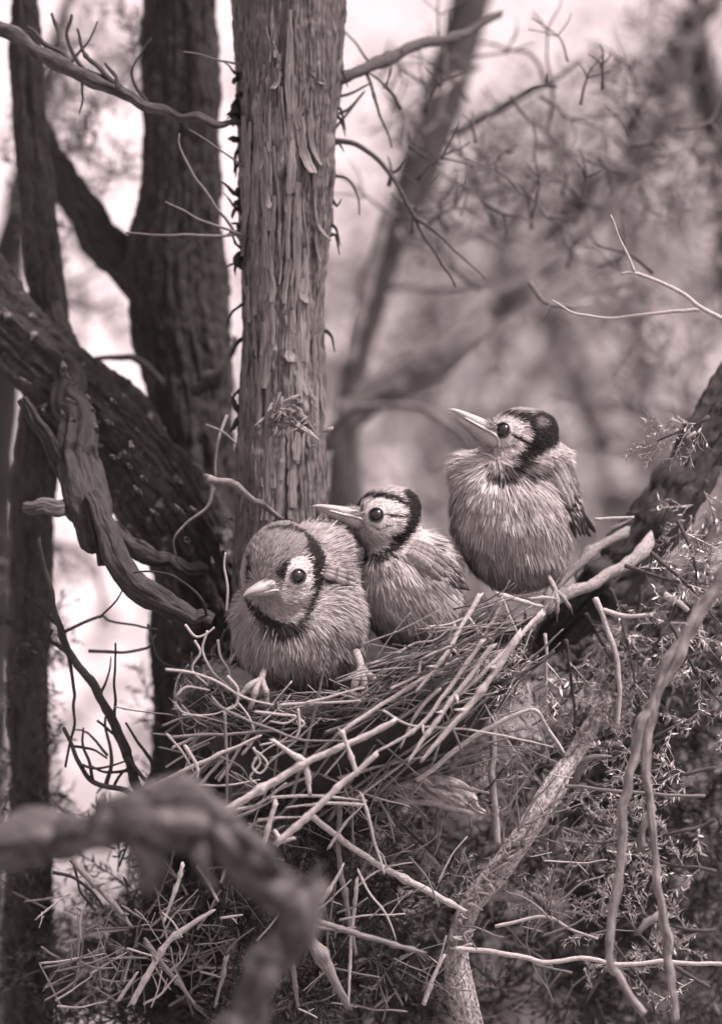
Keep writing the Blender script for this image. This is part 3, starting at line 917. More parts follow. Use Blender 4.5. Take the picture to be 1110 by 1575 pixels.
# ------------------------------------------------------------------ right bough with needles
rb = thing('juniper_bough', 'dark leaning bough at the right edge, thick with juniper needles', 'branch', P(1090, 660, .12))
bark_branch(rb, [(1160, 560, .14, 36), (1085, 680, .13, 36), (1030, 770, .12, 37), (965, 855, .12, 38), (905, 920, .12, 34), (840, 985, .13, 26), (790, 1018, .13, 18), (740, 1040, .12, 9)], M_DARKBARK, 208, nth=110, amp=1.6)
branch(rb, [(1000, 830, .08, 10), (955, 872, .06, 9), (905, 900, .05, 8), (850, 930, .04, 7), (820, 950, .03, 5)], M_PALEBARK, rough=.2)
branch(rb, [(960, 820, .08, 7), (910, 850, .06, 7), (870, 880, .05, 6), (852, 905, .04, 4)], M_GREYBARK, rough=.2)
for pts, r0, r1 in [([(916, 797), (945, 798), (975, 796)], 3, 2), ([(940, 812), (962, 803), (972, 797)], 3, 2), ([(915, 920), (930, 960), (945, 1000), (950, 1040), (953, 1070), (948, 1120)], 5, 3.5),
                    ([(1022, 915), (1040, 925), (1058, 940)], 6, 4), ([(928, 940), (960, 948), (1000, 945)], 4.5, 3), ([(838, 975), (840, 1010), (842, 1050)], 3, 2), ([(1070, 665), (1060, 670), (1055, 672)], 3, 1.5)]:
    tube(MB(), L2(pts, .03, r0, r1), 7, 6, .15, 2).build('twig', M_STICK, rb)

HOLES = [(785, 1095, 75, 75), (775, 1500, 55, 45), (820, 1370, 50, 28), (715, 1230, 45, 60), (730, 1320, 40, 40)]


def in_hole(x, y, f=1.0):
    return any(((x - a) / (c * f)) ** 2 + ((y - b) / (e * f)) ** 2 < 1 for a, b, c, e in HOLES)


rs = random.Random(33)
def spray(x, y, d, ang, ln, droop, dens=1.0, sc=(.45, .8)):
    """a needle-bearing stem of the bough with sprigs to both sides"""
    n = 9
    pts, a = [], ang
    px_, py_, pd = x, y, d
    for q in range(n):
        pts.append((px_, py_, pd, 3.4 - 2.4 * q / n))
        px_ += ln / n * math.cos(R(a))
        py_ -= ln / n * math.sin(R(a))
        pd += rs.uniform(-.004, .003)
        a += droop / n + rs.gauss(0, 4)
    st_ = tube(MB(), pts, 6, 6, .25, 2, knots=3).build('spray_stem', M_BRANCH, rb)
    side = 1
    for q in range(1, n):
        if rs.random() > dens:
            continue
        dx, dy = pts[q][0] - pts[q - 1][0], -(pts[q][1] - pts[q - 1][1])
        aa = math.degrees(math.atan2(dy, dx))
        place_sprig(rb, pts[q][0], pts[q][1], pts[q][2], aa + side * rs.uniform(25, 60), rs.uniform(-.2, .5), rs.uniform(*sc) * (1.1 - .4 * q / n))
        side = -side
    place_sprig(rb, pts[-1][0], pts[-1][1], pts[-1][2], a, .1, sc[0])


for x, y, a, ln in [(960, 870, -20, 160), (1000, 850, -40, 170), (1040, 800, -60, 190), (940, 905, -70, 170), (900, 945, -60, 150), (985, 900, -95, 180), (1060, 880, -110, 190), (1090, 930, -140, 200), (1090, 1000, -160, 190),
                    (1030, 960, -60, 170), (870, 985, -80, 150), (920, 1020, -120, 160), (1100, 1090, 200, 220), (1100, 1180, 190, 210), (1100, 1260, 205, 230), (1100, 1340, 170, 220), (1100, 1430, 185, 200), (1090, 1520, 150, 220),
                    (900, 1200, -30, 170), (880, 1180, -75, 180), (900, 1540, 60, 170), (1010, 1560, 110, 190), (850, 1000, 230, 130), (1085, 740, 250, 120), (1090, 640, 215, 100)]:
    spray(x, y, rs.uniform(-.03, .07), a, ln, rs.uniform(-35, 15), .8)
for x, y, a, ln in [(870, 1260, 240, 130), (700, 1240, 20, 110), (690, 1330, 150, 110), (860, 1420, 130, 120), (640, 1300, 200, 110), (650, 1420, 40, 120), (780, 1530, 140, 110)]:
    spray(x, y, rs.uniform(.02, .09), a, ln, rs.uniform(-25, 25), .6, (.4, .7))

# deep shaded foliage filling the tree below and behind the nest
dk = MB()
cnt = 0
while cnt < 900:
    x, y = rs.uniform(240, 1120), rs.uniform(900, 1580)
    if x < 330 and y < 1420 and rs.random() < .93:
        continue
    if x > 800 and y < 955 - (x - 900) * 0.75 + 60:
        continue
    if in_hole(x, y, 1.4):
        continue
    if y < 1010 and x < 830:
        continue
    sprig_mass(dk, x, y, rs.uniform(.12, .34), rs.uniform(0, 360), rs.uniform(-.4, .4), rs.uniform(.8, 1.4))
    cnt += 1
for k in range(110):
    sprig_mass(dk, rs.uniform(330, 600), rs.uniform(1240, 1580), rs.uniform(-.01, .05), rs.uniform(0, 360), rs.uniform(-.4, .4), rs.uniform(.7, 1.2))
for k in range(170):
    x, y = rs.uniform(20, 330), rs.uniform(1280, 1580)
    if ((x - 108) / 62) ** 2 + ((y - 1380) / 68) ** 2 < 1 or ((x - 190) / 40) ** 2 + ((y - 1310) / 26) ** 2 < 1:
        continue
    sprig_mass(dk, x, y, rs.uniform(.10, .3), rs.uniform(0, 360), rs.uniform(-.4, .4), rs.uniform(.7, 1.2))
for k in range(60):
    sprig_mass(dk, rs.uniform(20, 70), rs.uniform(950, 1560), rs.uniform(.12, .3), rs.uniform(0, 360), 0, rs.uniform(.6, .9))
dm = dk.build('juniper_foliage', M_NEEDLESHADE, None, smooth=False, base=P(600, 1250, .2))
dm['kind'] = 'stuff'
dm['label'] = 'dense shade-darkened juniper needles behind and below the nest'
dm['category'] = 'foliage'

# ------------------------------------------------------------------ branches under the nest
lb = thing('lichen_branch', 'pale rough branch rising at lower right below the nest, in focus', 'branch', P(715, 1560, .02))
V, F, tc, *_ = bark_trunk([(735, 1640, .03, 24), (712, 1540, .02, 22), (702, 1470, .02, 20), (722, 1400, .02, 17), (765, 1345, .02, 19), (815, 1275, .02, 18), (850, 1215, .03, 17), (885, 1160, .05, 15), (930, 1080, .09, 14)], 90, 2.5, .75, 71)
MB().add(V, F, tc * 2).build('branch', M_LICHBR, lb)
branch(lb, [(730, 1385, .02, 8), (790, 1378, .04, 8), (860, 1393, .06, 6)], M_GREYBARK)
branch(lb, [(880, 1210, .01, 5), (905, 1170, 0, 4), (940, 1165, 0, 2)], M_STICK2, 'twig')
for k in range(26):
    u = rs.random()
    x = np.interp(u, [0, .3, .6, 1], [705, 722, 790, 870])
    y = np.interp(u, [0, .3, .6, 1], [1470, 1400, 1310, 1180])
    tube(MB(), [(x + rs.uniform(-14, 14), y, .013, 2), (x + rs.uniform(-18, 18), y + rs.uniform(-12, 4), .008, rs.uniform(2, 4)), (x + rs.uniform(-22, 22), y + rs.uniform(-18, 8), .008, 1)], 5, 5, .3).build('bark_flake', M_TORN if k % 2 else M_PALEBARK, lb, smooth=False)

sb = thing('support_branch', 'short thick rough barked branch stub lying under the nest', 'branch', P(620, 1185, .03))
bark_branch(sb, [(470, 1150, .05, 22), (540, 1168, .02, 28), (610, 1185, .015, 31), (670, 1210, .015, 26), (720, 1235, .02, 17), (745, 1252, .02, 6)], M_PALEBARK, 209, nth=90, amp=1.3,
       twigs=[L2([(690, 1205, 0), (720, 1214, 0), (752, 1221, 0)], 0, 3.5, 2), L2([(610, 1230, .0), (670, 1240, .0), (726, 1254, .0)], 0, 5, 4.5)])

# foreground blurred branch
fb = thing('foreground_branch', 'thick out of focus gnarled branch close to the camera at lower left', 'branch', P(40, 1290, -.35))
branch(fb, [(-120, 1310, -.33, 34), (-20, 1300, -.34, 31), (60, 1290, -.34, 36), (120, 1282, -.35, 28), (180, 1268, -.35, 33), (240, 1262, -.36, 44), (310, 1262, -.36, 40), (350, 1300, -.36, 34), (395, 1345, -.36, 27), (440, 1375, -.36, 34), (468, 1392, -.36, 24)], M_FORE, nseg=32, rough=.55, step=4, rs=.9, wob=9)
branch(fb, [(478, 1372, -.35, 20), (462, 1410, -.36, 27), (432, 1460, -.36, 30), (400, 1515, -.36, 27), (360, 1600, -.36, 31)], M_FORE, nseg=28, rough=.5, step=4, rs=.9, wob=8)
branch(fb, [(205, 1285, -.36, 20), (232, 1325, -.36, 24), (232, 1352, -.36, 22), (228, 1376, -.36, 9)], M_FORE, 'stub', nseg=20, rough=.6, rs=1.4)
branch(fb, [(170, 1262, -.35, 16), (215, 1228, -.36, 20), (275, 1218, -.36, 24), (330, 1245, -.36, 18)], M_FORE, 'stub', nseg=20, rough=.5, rs=1.0)
branch(fb, [(330, 1290, -.36, 14), (372, 1282, -.37, 12), (410, 1310, -.37, 14), (425, 1340, -.36, 10)], M_FORE, 'stub', nseg=16, rough=.5, rs=1.0)
branch(fb, [(300, 1285, -.36, 16), (312, 1330, -.37, 12), (330, 1370, -.37, 5)], M_FORE, 'stub', nseg=14, rough=.6)
for pts in ([(395, 1350), (402, 1385), (410, 1400)], [(60, 1285), (50, 1320), (30, 1345)], [(440, 1375), (475, 1350), (500, 1325)], [(120, 1280), (150, 1240), (160, 1215)]):
    tube(MB(), L2(pts, -.36, 9, 3), 8, 5, .5, 6).build('twig', M_FORE, fb)

# hanging stems at right, a little in front of the focal plane
for lab, pts, r0, r1 in [('long smooth curved stem hanging at the right, slightly out of focus', [(1130, 860), (1082, 930), (1030, 1035), (990, 1110), (968, 1190), (955, 1300), (942, 1400), (934, 1470), (950, 1505), (990, 1560)], 9.5, 6.5),
                         ('thinner knobbly stem hanging right of the long smooth one', [(1060, 960), (1015, 1050), (994, 1130), (994, 1200), (1004, 1280), (1014, 1360), (1024, 1450), (1038, 1570)], 8, 6)]:
    t = thing('hanging_stem', lab, 'stem', P(pts[-1][0], pts[-1][1], -.09), 'stems hanging at the right')
    bark_branch(t, L2(pts, -.09, r0, r1), M_GREYBARK, 300 + int(r0), nth=32, amp=.3, name='stem', wob=4)
    if r0 < 9:
        branch(t, L2([(1003, 1245), (990, 1275), (983, 1310)], -.08, 5, 4), M_GREYBARK, 'twig')
        branch(t, L2([(1014, 1410), (995, 1422), (980, 1440)], -.08, 5, 4), M_GREYBARK, 'twig')

# thin loose twigs at lower right
TW = [('pale crooked twig lying level along the lower right edge', [(700, 1458), (725, 1460), (797, 1471), (848, 1480), (900, 1475), (961, 1485), (1028, 1480), (1120, 1484)], -.01, 4.2, 3.4),
      ('thin arched twig above the level pale twig at bottom', [(761, 1426), (800, 1417), (843, 1411), (879, 1431), (920, 1444)], .0, 3, 2),
      ('short thin twig crossing the thin arched one', [(835, 1442), (870, 1428), (899, 1411)], .0, 2, 1.5),
      ('thorny thin twig crossing the pale gap right of the nest', [(640, 1200), (668, 1182), (705, 1150), (750, 1121), (790, 1100), (822, 1092), (842, 1120), (868, 1160)], -.01, 5, 2.5),
      ('short pale twig near the bottom edge under the pale branch', [(650, 1545), (668, 1500), (684, 1470)], -.01, 4, 2.5),
      ('long thin twig crossing level among the right hand needles', [(870, 1208), (930, 1216), (1000, 1222), (1085, 1226)], .0, 3, 2.5),
      ('thin dark twig dropping through the pale gap right of nest', [(765, 1000), (760, 1100), (757, 1200), (764, 1300)], .04, 5, 6)]
for lab, pts, d, r0, r1 in TW:
    t = tube(MB(), L2(pts, d, r0, r1), 7, 6, .16, 2).build('loose_twig', M_STICK if 'pale' in lab else (M_BRANCH if 'dark' in lab else M_STICK2), base=P(pts[0][0], pts[0][1], d))
    t['label'] = lab
    t['category'] = 'twig'

# ------------------------------------------------------------------ lower left bare shrub
ls = thing('bare_shrub', 'leafless twiggy shrub silhouetted against the white gap at lower left', 'shrub', P(225, 1260, .05))
st = branch(ls, [(240, 1330, .05, 8), (218, 1240, .05, 8), (196, 1165, .05, 8), (160, 1080, .05, 7), (112, 1010, .05, 6), (88, 960, .05, 5), (76, 900, .05, 4), (62, 830, .05, 3)], M_DARKBARK, 'stem')
for pts, r0, r1 in [([(90, 965), (60, 930), (38, 905)], 4, 2), ([(100, 975), (130, 960), (155, 948), (165, 955), (215, 965), (240, 968)], 3, 1.5), ([(155, 950), (180, 920), (190, 900)], 2, 1),
                    ([(110, 1008), (70, 985), (38, 980)], 4, 2), ([(135, 1002), (175, 1004), (225, 998), (240, 975)], 3, 1.6), ([(80, 970), (60, 1010), (50, 1050)], 3, 2), ([(225, 960), (235, 985), (248, 1020), (300, 1040), (340, 1055)], 2, 1),
                    ([(190, 1160), (178, 1100), (177, 1050), (176, 990)], 3, 1.6), ([(150, 1075), (165, 1040), (170, 1010)], 3, 1), ([(215, 1230), (235, 1180), (212, 1140), (195, 1110)], 4, 2), ([(95, 960), (110, 1050), (115, 1100), (100, 1180)], 3, 2),
                    ([(215, 1235), (190, 1215), (150, 1205), (120, 1170), (100, 1120)], 5, 3), ([(210, 1225), (205, 1180), (190, 1140), (150, 1110)], 4, 2), ([(165, 1208), (170, 1160), (160, 1100)], 4, 2), ([(145, 1200), (130, 1150), (130, 1120)], 3, 1.5),
                    ([(175, 1212), (185, 1190), (205, 1175)], 3, 1.5), ([(110, 1150), (140, 1150), (165, 1165)], 2.5, 1.5), ([(120, 1175), (150, 1180), (190, 1170)], 2.5, 1.5), ([(165, 1160), (135, 1130), (115, 1125)], 2.5, 1),
                    ([(195, 1165), (225, 1200), (248, 1205)], 4, 2), ([(90, 1240), (115, 1265), (100, 1250)], 2.5, 1), ([(212, 1190), (190, 1185), (160, 1190), (140, 1180)], 3, 1.5), ([(185, 1330), (195, 1300), (200, 1285)], 2, 1.4), ([(80, 1340), (130, 1360), (160, 1395)], 3, 2), ([(115, 1330), (120, 1365), (150, 1400)], 2.5, 1.5)]:
    tube(MB(), L2(pts, .05 + rs.uniform(-.02, .03), r0, r1), 6, 7, .12, 3).build('twig', M_DARKBARK, ls)

# ------------------------------------------------------------------ nest
NB = P(540, 1180, .04)
nest = thing('bird_nest', 'untidy nest of dry sticks and curly rootlets under the three young birds', 'nest', NB)
NCX, NCY, NCD = 545, 1012, .045


def nest_pt(th, rr, h):
    """ring angle th (pi/2 = front), radius share rr, height h px above the rim; tilted up to the right"""
    x = NCX + 255 * rr * math.cos(th)
    d = NCD - .085 * rr * math.sin(th)
    y = NCY + 62 * rr * math.sin(th) - .15 * (x - NCX) - h
    return x, y, d


nth = 72
prof = [(0.0, -45), (.35, -48), (.6, -40), (.78, -18), (.9, -4), (.99, -6), (1.0, -28), (.95, -70), (.82, -120), (.6, -160), (.3, -185), (.0, -195)]
pr = catmull([(a * 255, b, 0, 0) for a, b in prof], 14)
V, F = [], []
for (a, b, _, _) in pr:
    for k in range(nth):
        th = 2 * math.pi * k / nth
        n_ = fbm(np.array([math.cos(th) * a / 40, math.sin(th) * a / 40, b / 30]), 3, 5)
        x, y, d = nest_pt(th, a / 255 * (1 + .08 * n_), b + 16 * n_)
        V.append(P(x, y, d))
m_ = len(pr)
for i in range(m_ - 1):
    for k in range(nth):
        F.append((i * nth + k, i * nth + (k + 1) % nth, (i + 1) * nth + (k + 1) % nth, (i + 1) * nth + k))
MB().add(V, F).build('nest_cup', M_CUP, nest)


def stick(segs, m=M_STICK, name='stick', wob=1.3, rough=.22, step=5, ns=8):
    mb = MB()
    for s in segs:
        tube(mb, s, ns, step, rough, wob, ridge=.1, snap=.8, knots=3)
    return mb.build(name, m, nest)


F0 = -.055      # the front sticks lie ahead of the nest cup


def st2(pts, r0, r1=None, d0=F0, d1=None, m=M_STICK, thorns=0):
    d1 = d0 if d1 is None else d1
    n = len(pts)
    rows = [(p[0], p[1], d0 + (d1 - d0) * i / (n - 1), (.58 * (r0 + ((r1 if r1 else r0 * .8) - r0) * i / (n - 1))) * (.62 if i == n - 1 else 1)) for i, p in enumerate(pts)]
    segs = [rows]
    for k in range(thorns):
        u = rs.uniform(.15, .9) * (n - 1)
        i = min(int(u), n - 2)
        f = u - i
        a, b = rows[i], rows[i + 1]
        p = [a[q] + (b[q] - a[q]) * f for q in range(4)]
        an = math.atan2(b[1] - a[1], b[0] - a[0]) + rs.choice([-1, 1]) * rs.uniform(.8, 1.4)
        ln = rs.uniform(9, 20)
        segs.append([(p[0], p[1], p[2], p[3] * .8), (p[0] + ln * .5 * math.cos(an), p[1] + ln * .5 * math.sin(an), p[2] - .002, p[3] * .5), (p[0] + ln * math.cos(an), p[1] + ln * math.sin(an), p[2] - .004, .7)])
    return stick(segs, m)


# forked sticks
stick([L2([(338, 1252), (400, 1216), (469, 1174), (510, 1155), (553, 1137), (606, 1110)], -.07, 6.2, 4.6), L2([(469, 1174), (445, 1157), (419, 1137)], -.07, 4.6, 3), L2([(469, 1174), (474, 1198), (477, 1223)], -.07, 4.4, 3)])
stick([L2([(428, 1296), (480, 1250), (520, 1212), (547, 1188), (580, 1160)], -.075, 5.4, 4.2), L2([(547, 1188), (537, 1155), (525, 1123)], -.075, 4.2, 2.6), L2([(432, 1293), (446, 1290), (452, 1290)], -.075, 4, 2), L2([(430, 1294), (424, 1282), (421, 1278)], -.075, 3.5, 2)])
st2([(225, 1215), (270, 1192), (335, 1162), (402, 1132)], 5.5, 5, -.05)
st2([(346, 1095), (348, 1170), (349, 1240)], 4.5, 4, -.05, m=M_STICK2)
st2([(424, 1235), (412, 1275), (394, 1340)], 7, 6, -.075)
st2([(413, 1227), (480, 1224), (564, 1232)], 4.5, 4, -.05)
st2([(396, 1262), (430, 1258), (465, 1256)], 4, 3, -.06)
st2([(560, 1238), (500, 1236), (440, 1243)], 5, 4, -.05)
st2([(738, 915), (712, 960), (690, 1000), (640, 1065)], 6.5, 5.5, -.04, -.06, thorns=2)
st2([(772, 922), (755, 960), (735, 992)], 5, 4, -.03)
st2([(772, 922), (785, 950), (795, 975)], 4, 3, -.03)
st2([(800, 975), (762, 1032), (730, 1075), (690, 1122), (648, 1170)], 9, 8, -.05, -.06, thorns=2)
st2([(758, 992), (722, 1040), (690, 1082), (660, 1125), (628, 1172)], 7, 6, -.055, -.065, thorns=2)
st2([(742, 985), (703, 1041), (672, 1085), (640, 1120), (575, 1160)], 6, 5, -.06, -.065, thorns=1)
st2([(676, 1060), (640, 1100), (615, 1150)], 5, 4, -.05)
st2([(834, 942), (790, 988), (740, 1036), (687, 1088)], 6.5, 5.5, -.03, -.06)
st2([(589, 1093), (631, 1115), (704, 1121), (790, 1135), (850, 1150)], 3.6, 2.5, -.065, -.03)
st2([(520, 1130), (570, 1095), (625, 1059), (675, 1030), (722, 1003)], 6, 5, -.06, -.04)
st2([(570, 1022), (631, 1008), (690, 1002), (728, 1000)], 4, 3, -.05)
st2([(762, 914), (800, 924), (834, 934)], 6.5, 6, -.02)
st2([(812, 922), (838, 920), (856, 922)], 4.5, 4, .0)
st2([(560, 1135), (600, 1115), (650, 1080), (700, 1030)], 5, 4, -.05, -.04, m=M_STICK2)
st2([(500, 1128), (560, 1105), (620, 1080)], 5, 4, -.045, m=M_STICK2)
st2([(480, 1257), (540, 1303), (600, 1340), (660, 1372), (716, 1402)], 8, 10, -.04, .0)
st2([(556, 1221), (572, 1280), (592, 1345)], 5, 4, -.05)
st2([(504, 1305), (530, 1268), (556, 1240)], 4, 3, -.04)
st2([(524, 1240), (520, 1308), (535, 1404), (548, 1470)], 7, 7.5, -.03, m=M_STICK2)
st2([(548, 1353), (541, 1440), (535, 1550)], 5.5, 5, -.03)
st2([(464, 1424), (498, 1480), (536, 1550)], 14, 15, -.05, m=M_STICK2)
st2([(202, 1545), (252, 1459), (290, 1425), (328, 1401)], 8, 7, -.03)
st2([(182, 1540), (212, 1497)], 5.5, 5, -.02)
st2([(222, 1449), (260, 1495), (300, 1545)], 8, 6, -.02, m=M_STICK2)
st2([(112, 1326), (140, 1355), (168, 1385), (204, 1426)], 9, 7, -.01, m=M_STICK2, thorns=2)
st2([(282, 1330), (268, 1375), (252, 1420)], 5.5, 5, -.03)
st2([(305, 1333), (320, 1360), (335, 1388)], 5, 4, -.03)
st2([(348, 1474), (340, 1510), (330, 1550)], 6, 5, -.03, m=M_STICK2)
st2([(444, 1465), (452, 1500), (458, 1550)], 8, 7, -.03, m=M_STICK2)
for a, b in [((68, 1489), (161, 1457)), ((86, 1494), (192, 1459)), ((68, 1540), (141, 1484)), ((64, 1456), (92, 1472)), ((120, 1480), (175, 1490)), ((290, 1500), (330, 1470)), ((190, 1395), (232, 1420)), ((280, 1405), (305, 1378))]:
    st2([a, ((a[0] + b[0]) / 2 + 3, (a[1] + b[1]) / 2 + 4), b], 3.2, 2.5, .0, m=M_STICK2)
st2([(488, 1418), (560, 1440), (652, 1466)], 8, 8, -.06, m=M_STICK2)
st2([(550, 1339), (571, 1380), (594, 1406), (609, 1447)], 3.2, 2.4, -.05)
st2([(480, 1425), (515, 1430), (545, 1428)], 6, 5, -.05, m=M_STICK2)
st2([(495, 1390), (515, 1355), (528, 1330)], 5, 4, -.05)
st2([(555, 1345), (572, 1300), (580, 1250)], 4, 3, -.02, m=M_STICK2)
# thin twigs at the left of the nest
for pts, r0 in [([(268, 1080), (275, 1090), (290, 1098), (352, 1112)], 3), ([(251, 1116), (290, 1104), (340, 1117)], 3), ([(324, 1072), (346, 1093), (408, 1118), (463, 1137), (530, 1141)], 4.5),
                ([(272, 1070), (288, 1056), (322, 1062)], 3.2), ([(286, 1148), (302, 1178), (304, 1200)], 5), ([(290, 1152), (310, 1144), (330, 1134)], 3), ([(258, 1130), (285, 1165), (300, 1190)], 3),
                ([(280, 1205), (340, 1208), (400, 1200)], 3.4), ([(340, 1165), (370, 1180), (392, 1210)], 2.6), ([(345, 1248), (390, 1240), (440, 1205)], 5), ([(350, 1262), (390, 1246), (430, 1225)], 4.5),
                ([(370, 1290), (385, 1272), (400, 1262)], 4), ([(280, 1100), (330, 1098), (360, 1085)], 2.5)]:
    st2(pts, r0, r0 * .7, -.055 + rs.uniform(-.01, .015), m=rs.choice([M_STICK, M_STICK2]))

# random bulk of the nest: sticks roughly along the wall, more of them slanting up to the right
rs = random.Random(77)
for k in range(70):
    th = rs.uniform(0.0, math.pi)
    h = -rs.uniform(20, 175)
    rr = 1.0 - .45 * (abs(h) / 190) ** 1.6 + rs.uniform(-.03, .08)
    x, y, d = nest_pt(th, rr, h)
    ln = rs.uniform(45, 120)
    an = R(rs.choice([rs.gauss(38, 14), rs.gauss(38, 14), rs.gauss(-20, 25), rs.uniform(0, 180)]))
    dx, dy = math.cos(an) * ln, -math.sin(an) * ln
    rad = rs.uniform(2.0, 5.0)
    st2([(x - dx, y - dy), (x + rs.gauss(0, 4), y + rs.gauss(0, 4)), (x + dx, y + dy)], rad, rad * .8, d - .006, d - .006 + rs.gauss(0, .008), m=rs.choice([M_STICK, M_STICK2, M_STICK2]), thorns=rs.choice([0, 0, 1]))
for k in range(60):
    x, y = rs.uniform(330, 720), rs.uniform(1240, 1540)
    if x > 600 and y > 1300:
        continue
    ln = rs.uniform(30, 90)
    an = R(rs.gauss(70, 40))
    dx, dy = math.cos(an) * ln, -math.sin(an) * ln
    rad = rs.uniform(1.6, 4.5)
    d = rs.uniform(.0, .08)
    st2([(x - dx, y - dy), (x + rs.gauss(0, 5), y + rs.gauss(0, 5)), (x + dx, y + dy)], rad, rad * .8, d, d + rs.gauss(0, .01), m=rs.choice([M_STICK, M_STICK2, M_STICK2]))
# dry sticks lodged in the forks at the lower left
for k in range(34):
    x, y = rs.uniform(70, 360), rs.uniform(1380, 1545)
    ln = rs.uniform(20, 60)
    an = R(rs.choice([rs.gauss(25, 15), rs.gauss(60, 20), rs.gauss(125, 20)]))
    dx, dy = math.cos(an) * ln, -math.sin(an) * ln
    rad = rs.uniform(1.5, 3.5)
    d = rs.uniform(.0, .08)
    st2([(x - dx, y - dy), (x + rs.gauss(0, 4), y + rs.gauss(0, 4)), (x + dx, y + dy)], rad, rad * .8, d, d, m=rs.choice([M_STICK2, M_STICK2, M_STICK]))

# rootlet lining along the rim: too many and too fine to count
lin, lin2 = MB(), MB()
for k in range(760):
    th0 = rs.uniform(-1.1, math.pi + 1.1)
    dth = rs.uniform(.15, .6) * rs.choice([-1, 1])
    h0, h1 = rs.gauss(-16, 20), rs.gauss(-16, 20)
    rr = rs.uniform(.82, 1.08)
    pts = []
    for q in range(5):
        u = q / 4
        x, y, d = nest_pt(th0 + dth * u, rr + rs.gauss(0, .018), h0 + (h1 - h0) * u + rs.gauss(0, 5))
        pts.append((x, y, d, 1.0))
    tube(lin if k % 3 == 0 else lin2, [(a, b, c, rs.uniform(.5, 1.2)) for a, b, c, _ in pts], 4, 12, 0, 1.5)
for k in range(95):    # rootlets sweeping up to the right below the middle bird
    x, y = rs.uniform(560, 780), 0
    y = 1035 - (x - 560) * .33 + rs.gauss(0, 22)
    ln = rs.uniform(25, 70)
    an = R(rs.gauss(28, 16))
    d = -.045 + rs.gauss(0, .012)
    r_ = rs.uniform(.6, 1.5)
    tube(lin if k % 2 else lin2, [(x - ln * math.cos(an), y + ln * math.sin(an), d, r_), (x, y + rs.gauss(0, 6), d, r_), (x + ln * math.cos(an), y - ln * math.sin(an), d, r_ * .7)], 4, 10, 0, 1.5)
a = lin.build('rootlet_lining', M_ROOT, nest)
a['kind'] = 'stuff'
a = lin2.build('rootlet_lining', M_ROOTDK, nest)
a['kind'] = 'stuff'
# curly single rootlets
CURL = [[(458, 1090), (461, 1120), (450, 1138), (420, 1142), (400, 1146)], [(458, 1105), (468, 1112), (462, 1118), (457, 1108)], [(395, 1165), (388, 1180), (400, 1190), (412, 1176), (400, 1160), (392, 1155)],
        [(390, 1150), (400, 1172), (385, 1195), (395, 1205)], [(392, 1095), (430, 1100), (455, 1102), (440, 1112), (415, 1110)], [(318, 970), (312, 1000), (325, 1030), (345, 1050), (362, 1070)],
        [(335, 985), (340, 1010), (352, 1030), (356, 1055)], [(300, 985), (308, 1005), (296, 1030), (320, 1055)], [(350, 1040), (365, 1060), (362, 1085), (345, 1092)], [(255, 1030), (300, 1036), (340, 1052), (380, 1075), (420, 1085)],
        [(470, 1080), (500, 1074), (530, 1065), (560, 1058)], [(430, 1085), (480, 1082), (520, 1080), (555, 1078)], [(600, 1060), (640, 1040), (650, 1015), (690, 995)], [(700, 960), (690, 985), (712, 1000), (735, 985), (728, 960)],
        [(720, 950), (740, 975), (760, 985)], [(612, 1005), (640, 990), (668, 985), (690, 968)], [(660, 965), (690, 960), (720, 948)], [(348, 940), (350, 900), (345, 870), (347, 850)], [(285, 960), (300, 980), (318, 975), (330, 965)]]
for c in CURL:
    d = -.062 if c[0][1] > 1020 else -.045
    if c[0][0] < 350 and c[0][1] < 1000:
        d = -.01
    tube(MB(), L2(c, d, 2.3, 1.5), 6, 4, .1, 1).build('rootlet', M_STICK, nest)

# fine dead twigs tangled below the nest and in the forks at the left: nobody could count them
tg = [MB(), MB()]
rs = random.Random(101)
for k in range(520):
    if k % 8 == 0:
        x, y = rs.uniform(60, 350), rs.uniform(1370, 1560)
    else:
        x, y = rs.uniform(270, 880), rs.uniform(1110, 1560)
    if in_hole(x, y, 1.1) or (x < 330 and y < 1380 and y > 1180 and rs.random() < .8):
        continue
    ln = rs.uniform(25, 110)
    an = R(rs.choice([rs.gauss(40, 18), rs.gauss(75, 22), rs.gauss(125, 25), rs.gauss(0, 20)]))
    d = rs.uniform(-.045, .12)
    r0 = rs.uniform(.8, 2.3)
    cv = rs.uniform(-.35, .35)
    mid = (x + ln * .5 * math.cos(an), y - ln * .5 * math.sin(an))
    q = tg[0 if rs.random() < (.4 if x < 600 else .1) else 1]
    tube(q, L2([(x, y), mid, (mid[0] + ln * .5 * math.cos(an + cv), mid[1] - ln * .5 * math.sin(an + cv))], d, r0, r0 * .6), 5, 8, .2, 3, knots=1)
    for e in range(rs.choice([0, 1, 2])):
        a2 = an + rs.choice([-1, 1]) * rs.uniform(.5, 1.2)
        l2 = ln * rs.uniform(.15, .4)
        tube(q, L2([mid, (mid[0] + l2 * math.cos(a2), mid[1] - l2 * math.sin(a2))], d, r0 * .7, .5), 5, 8, .1, 1)
for q, m_ in zip(tg, (M_STICK, M_STICK2)):
    o = q.build('twig_tangle', m_, nest)
    o['kind'] = 'stuff'

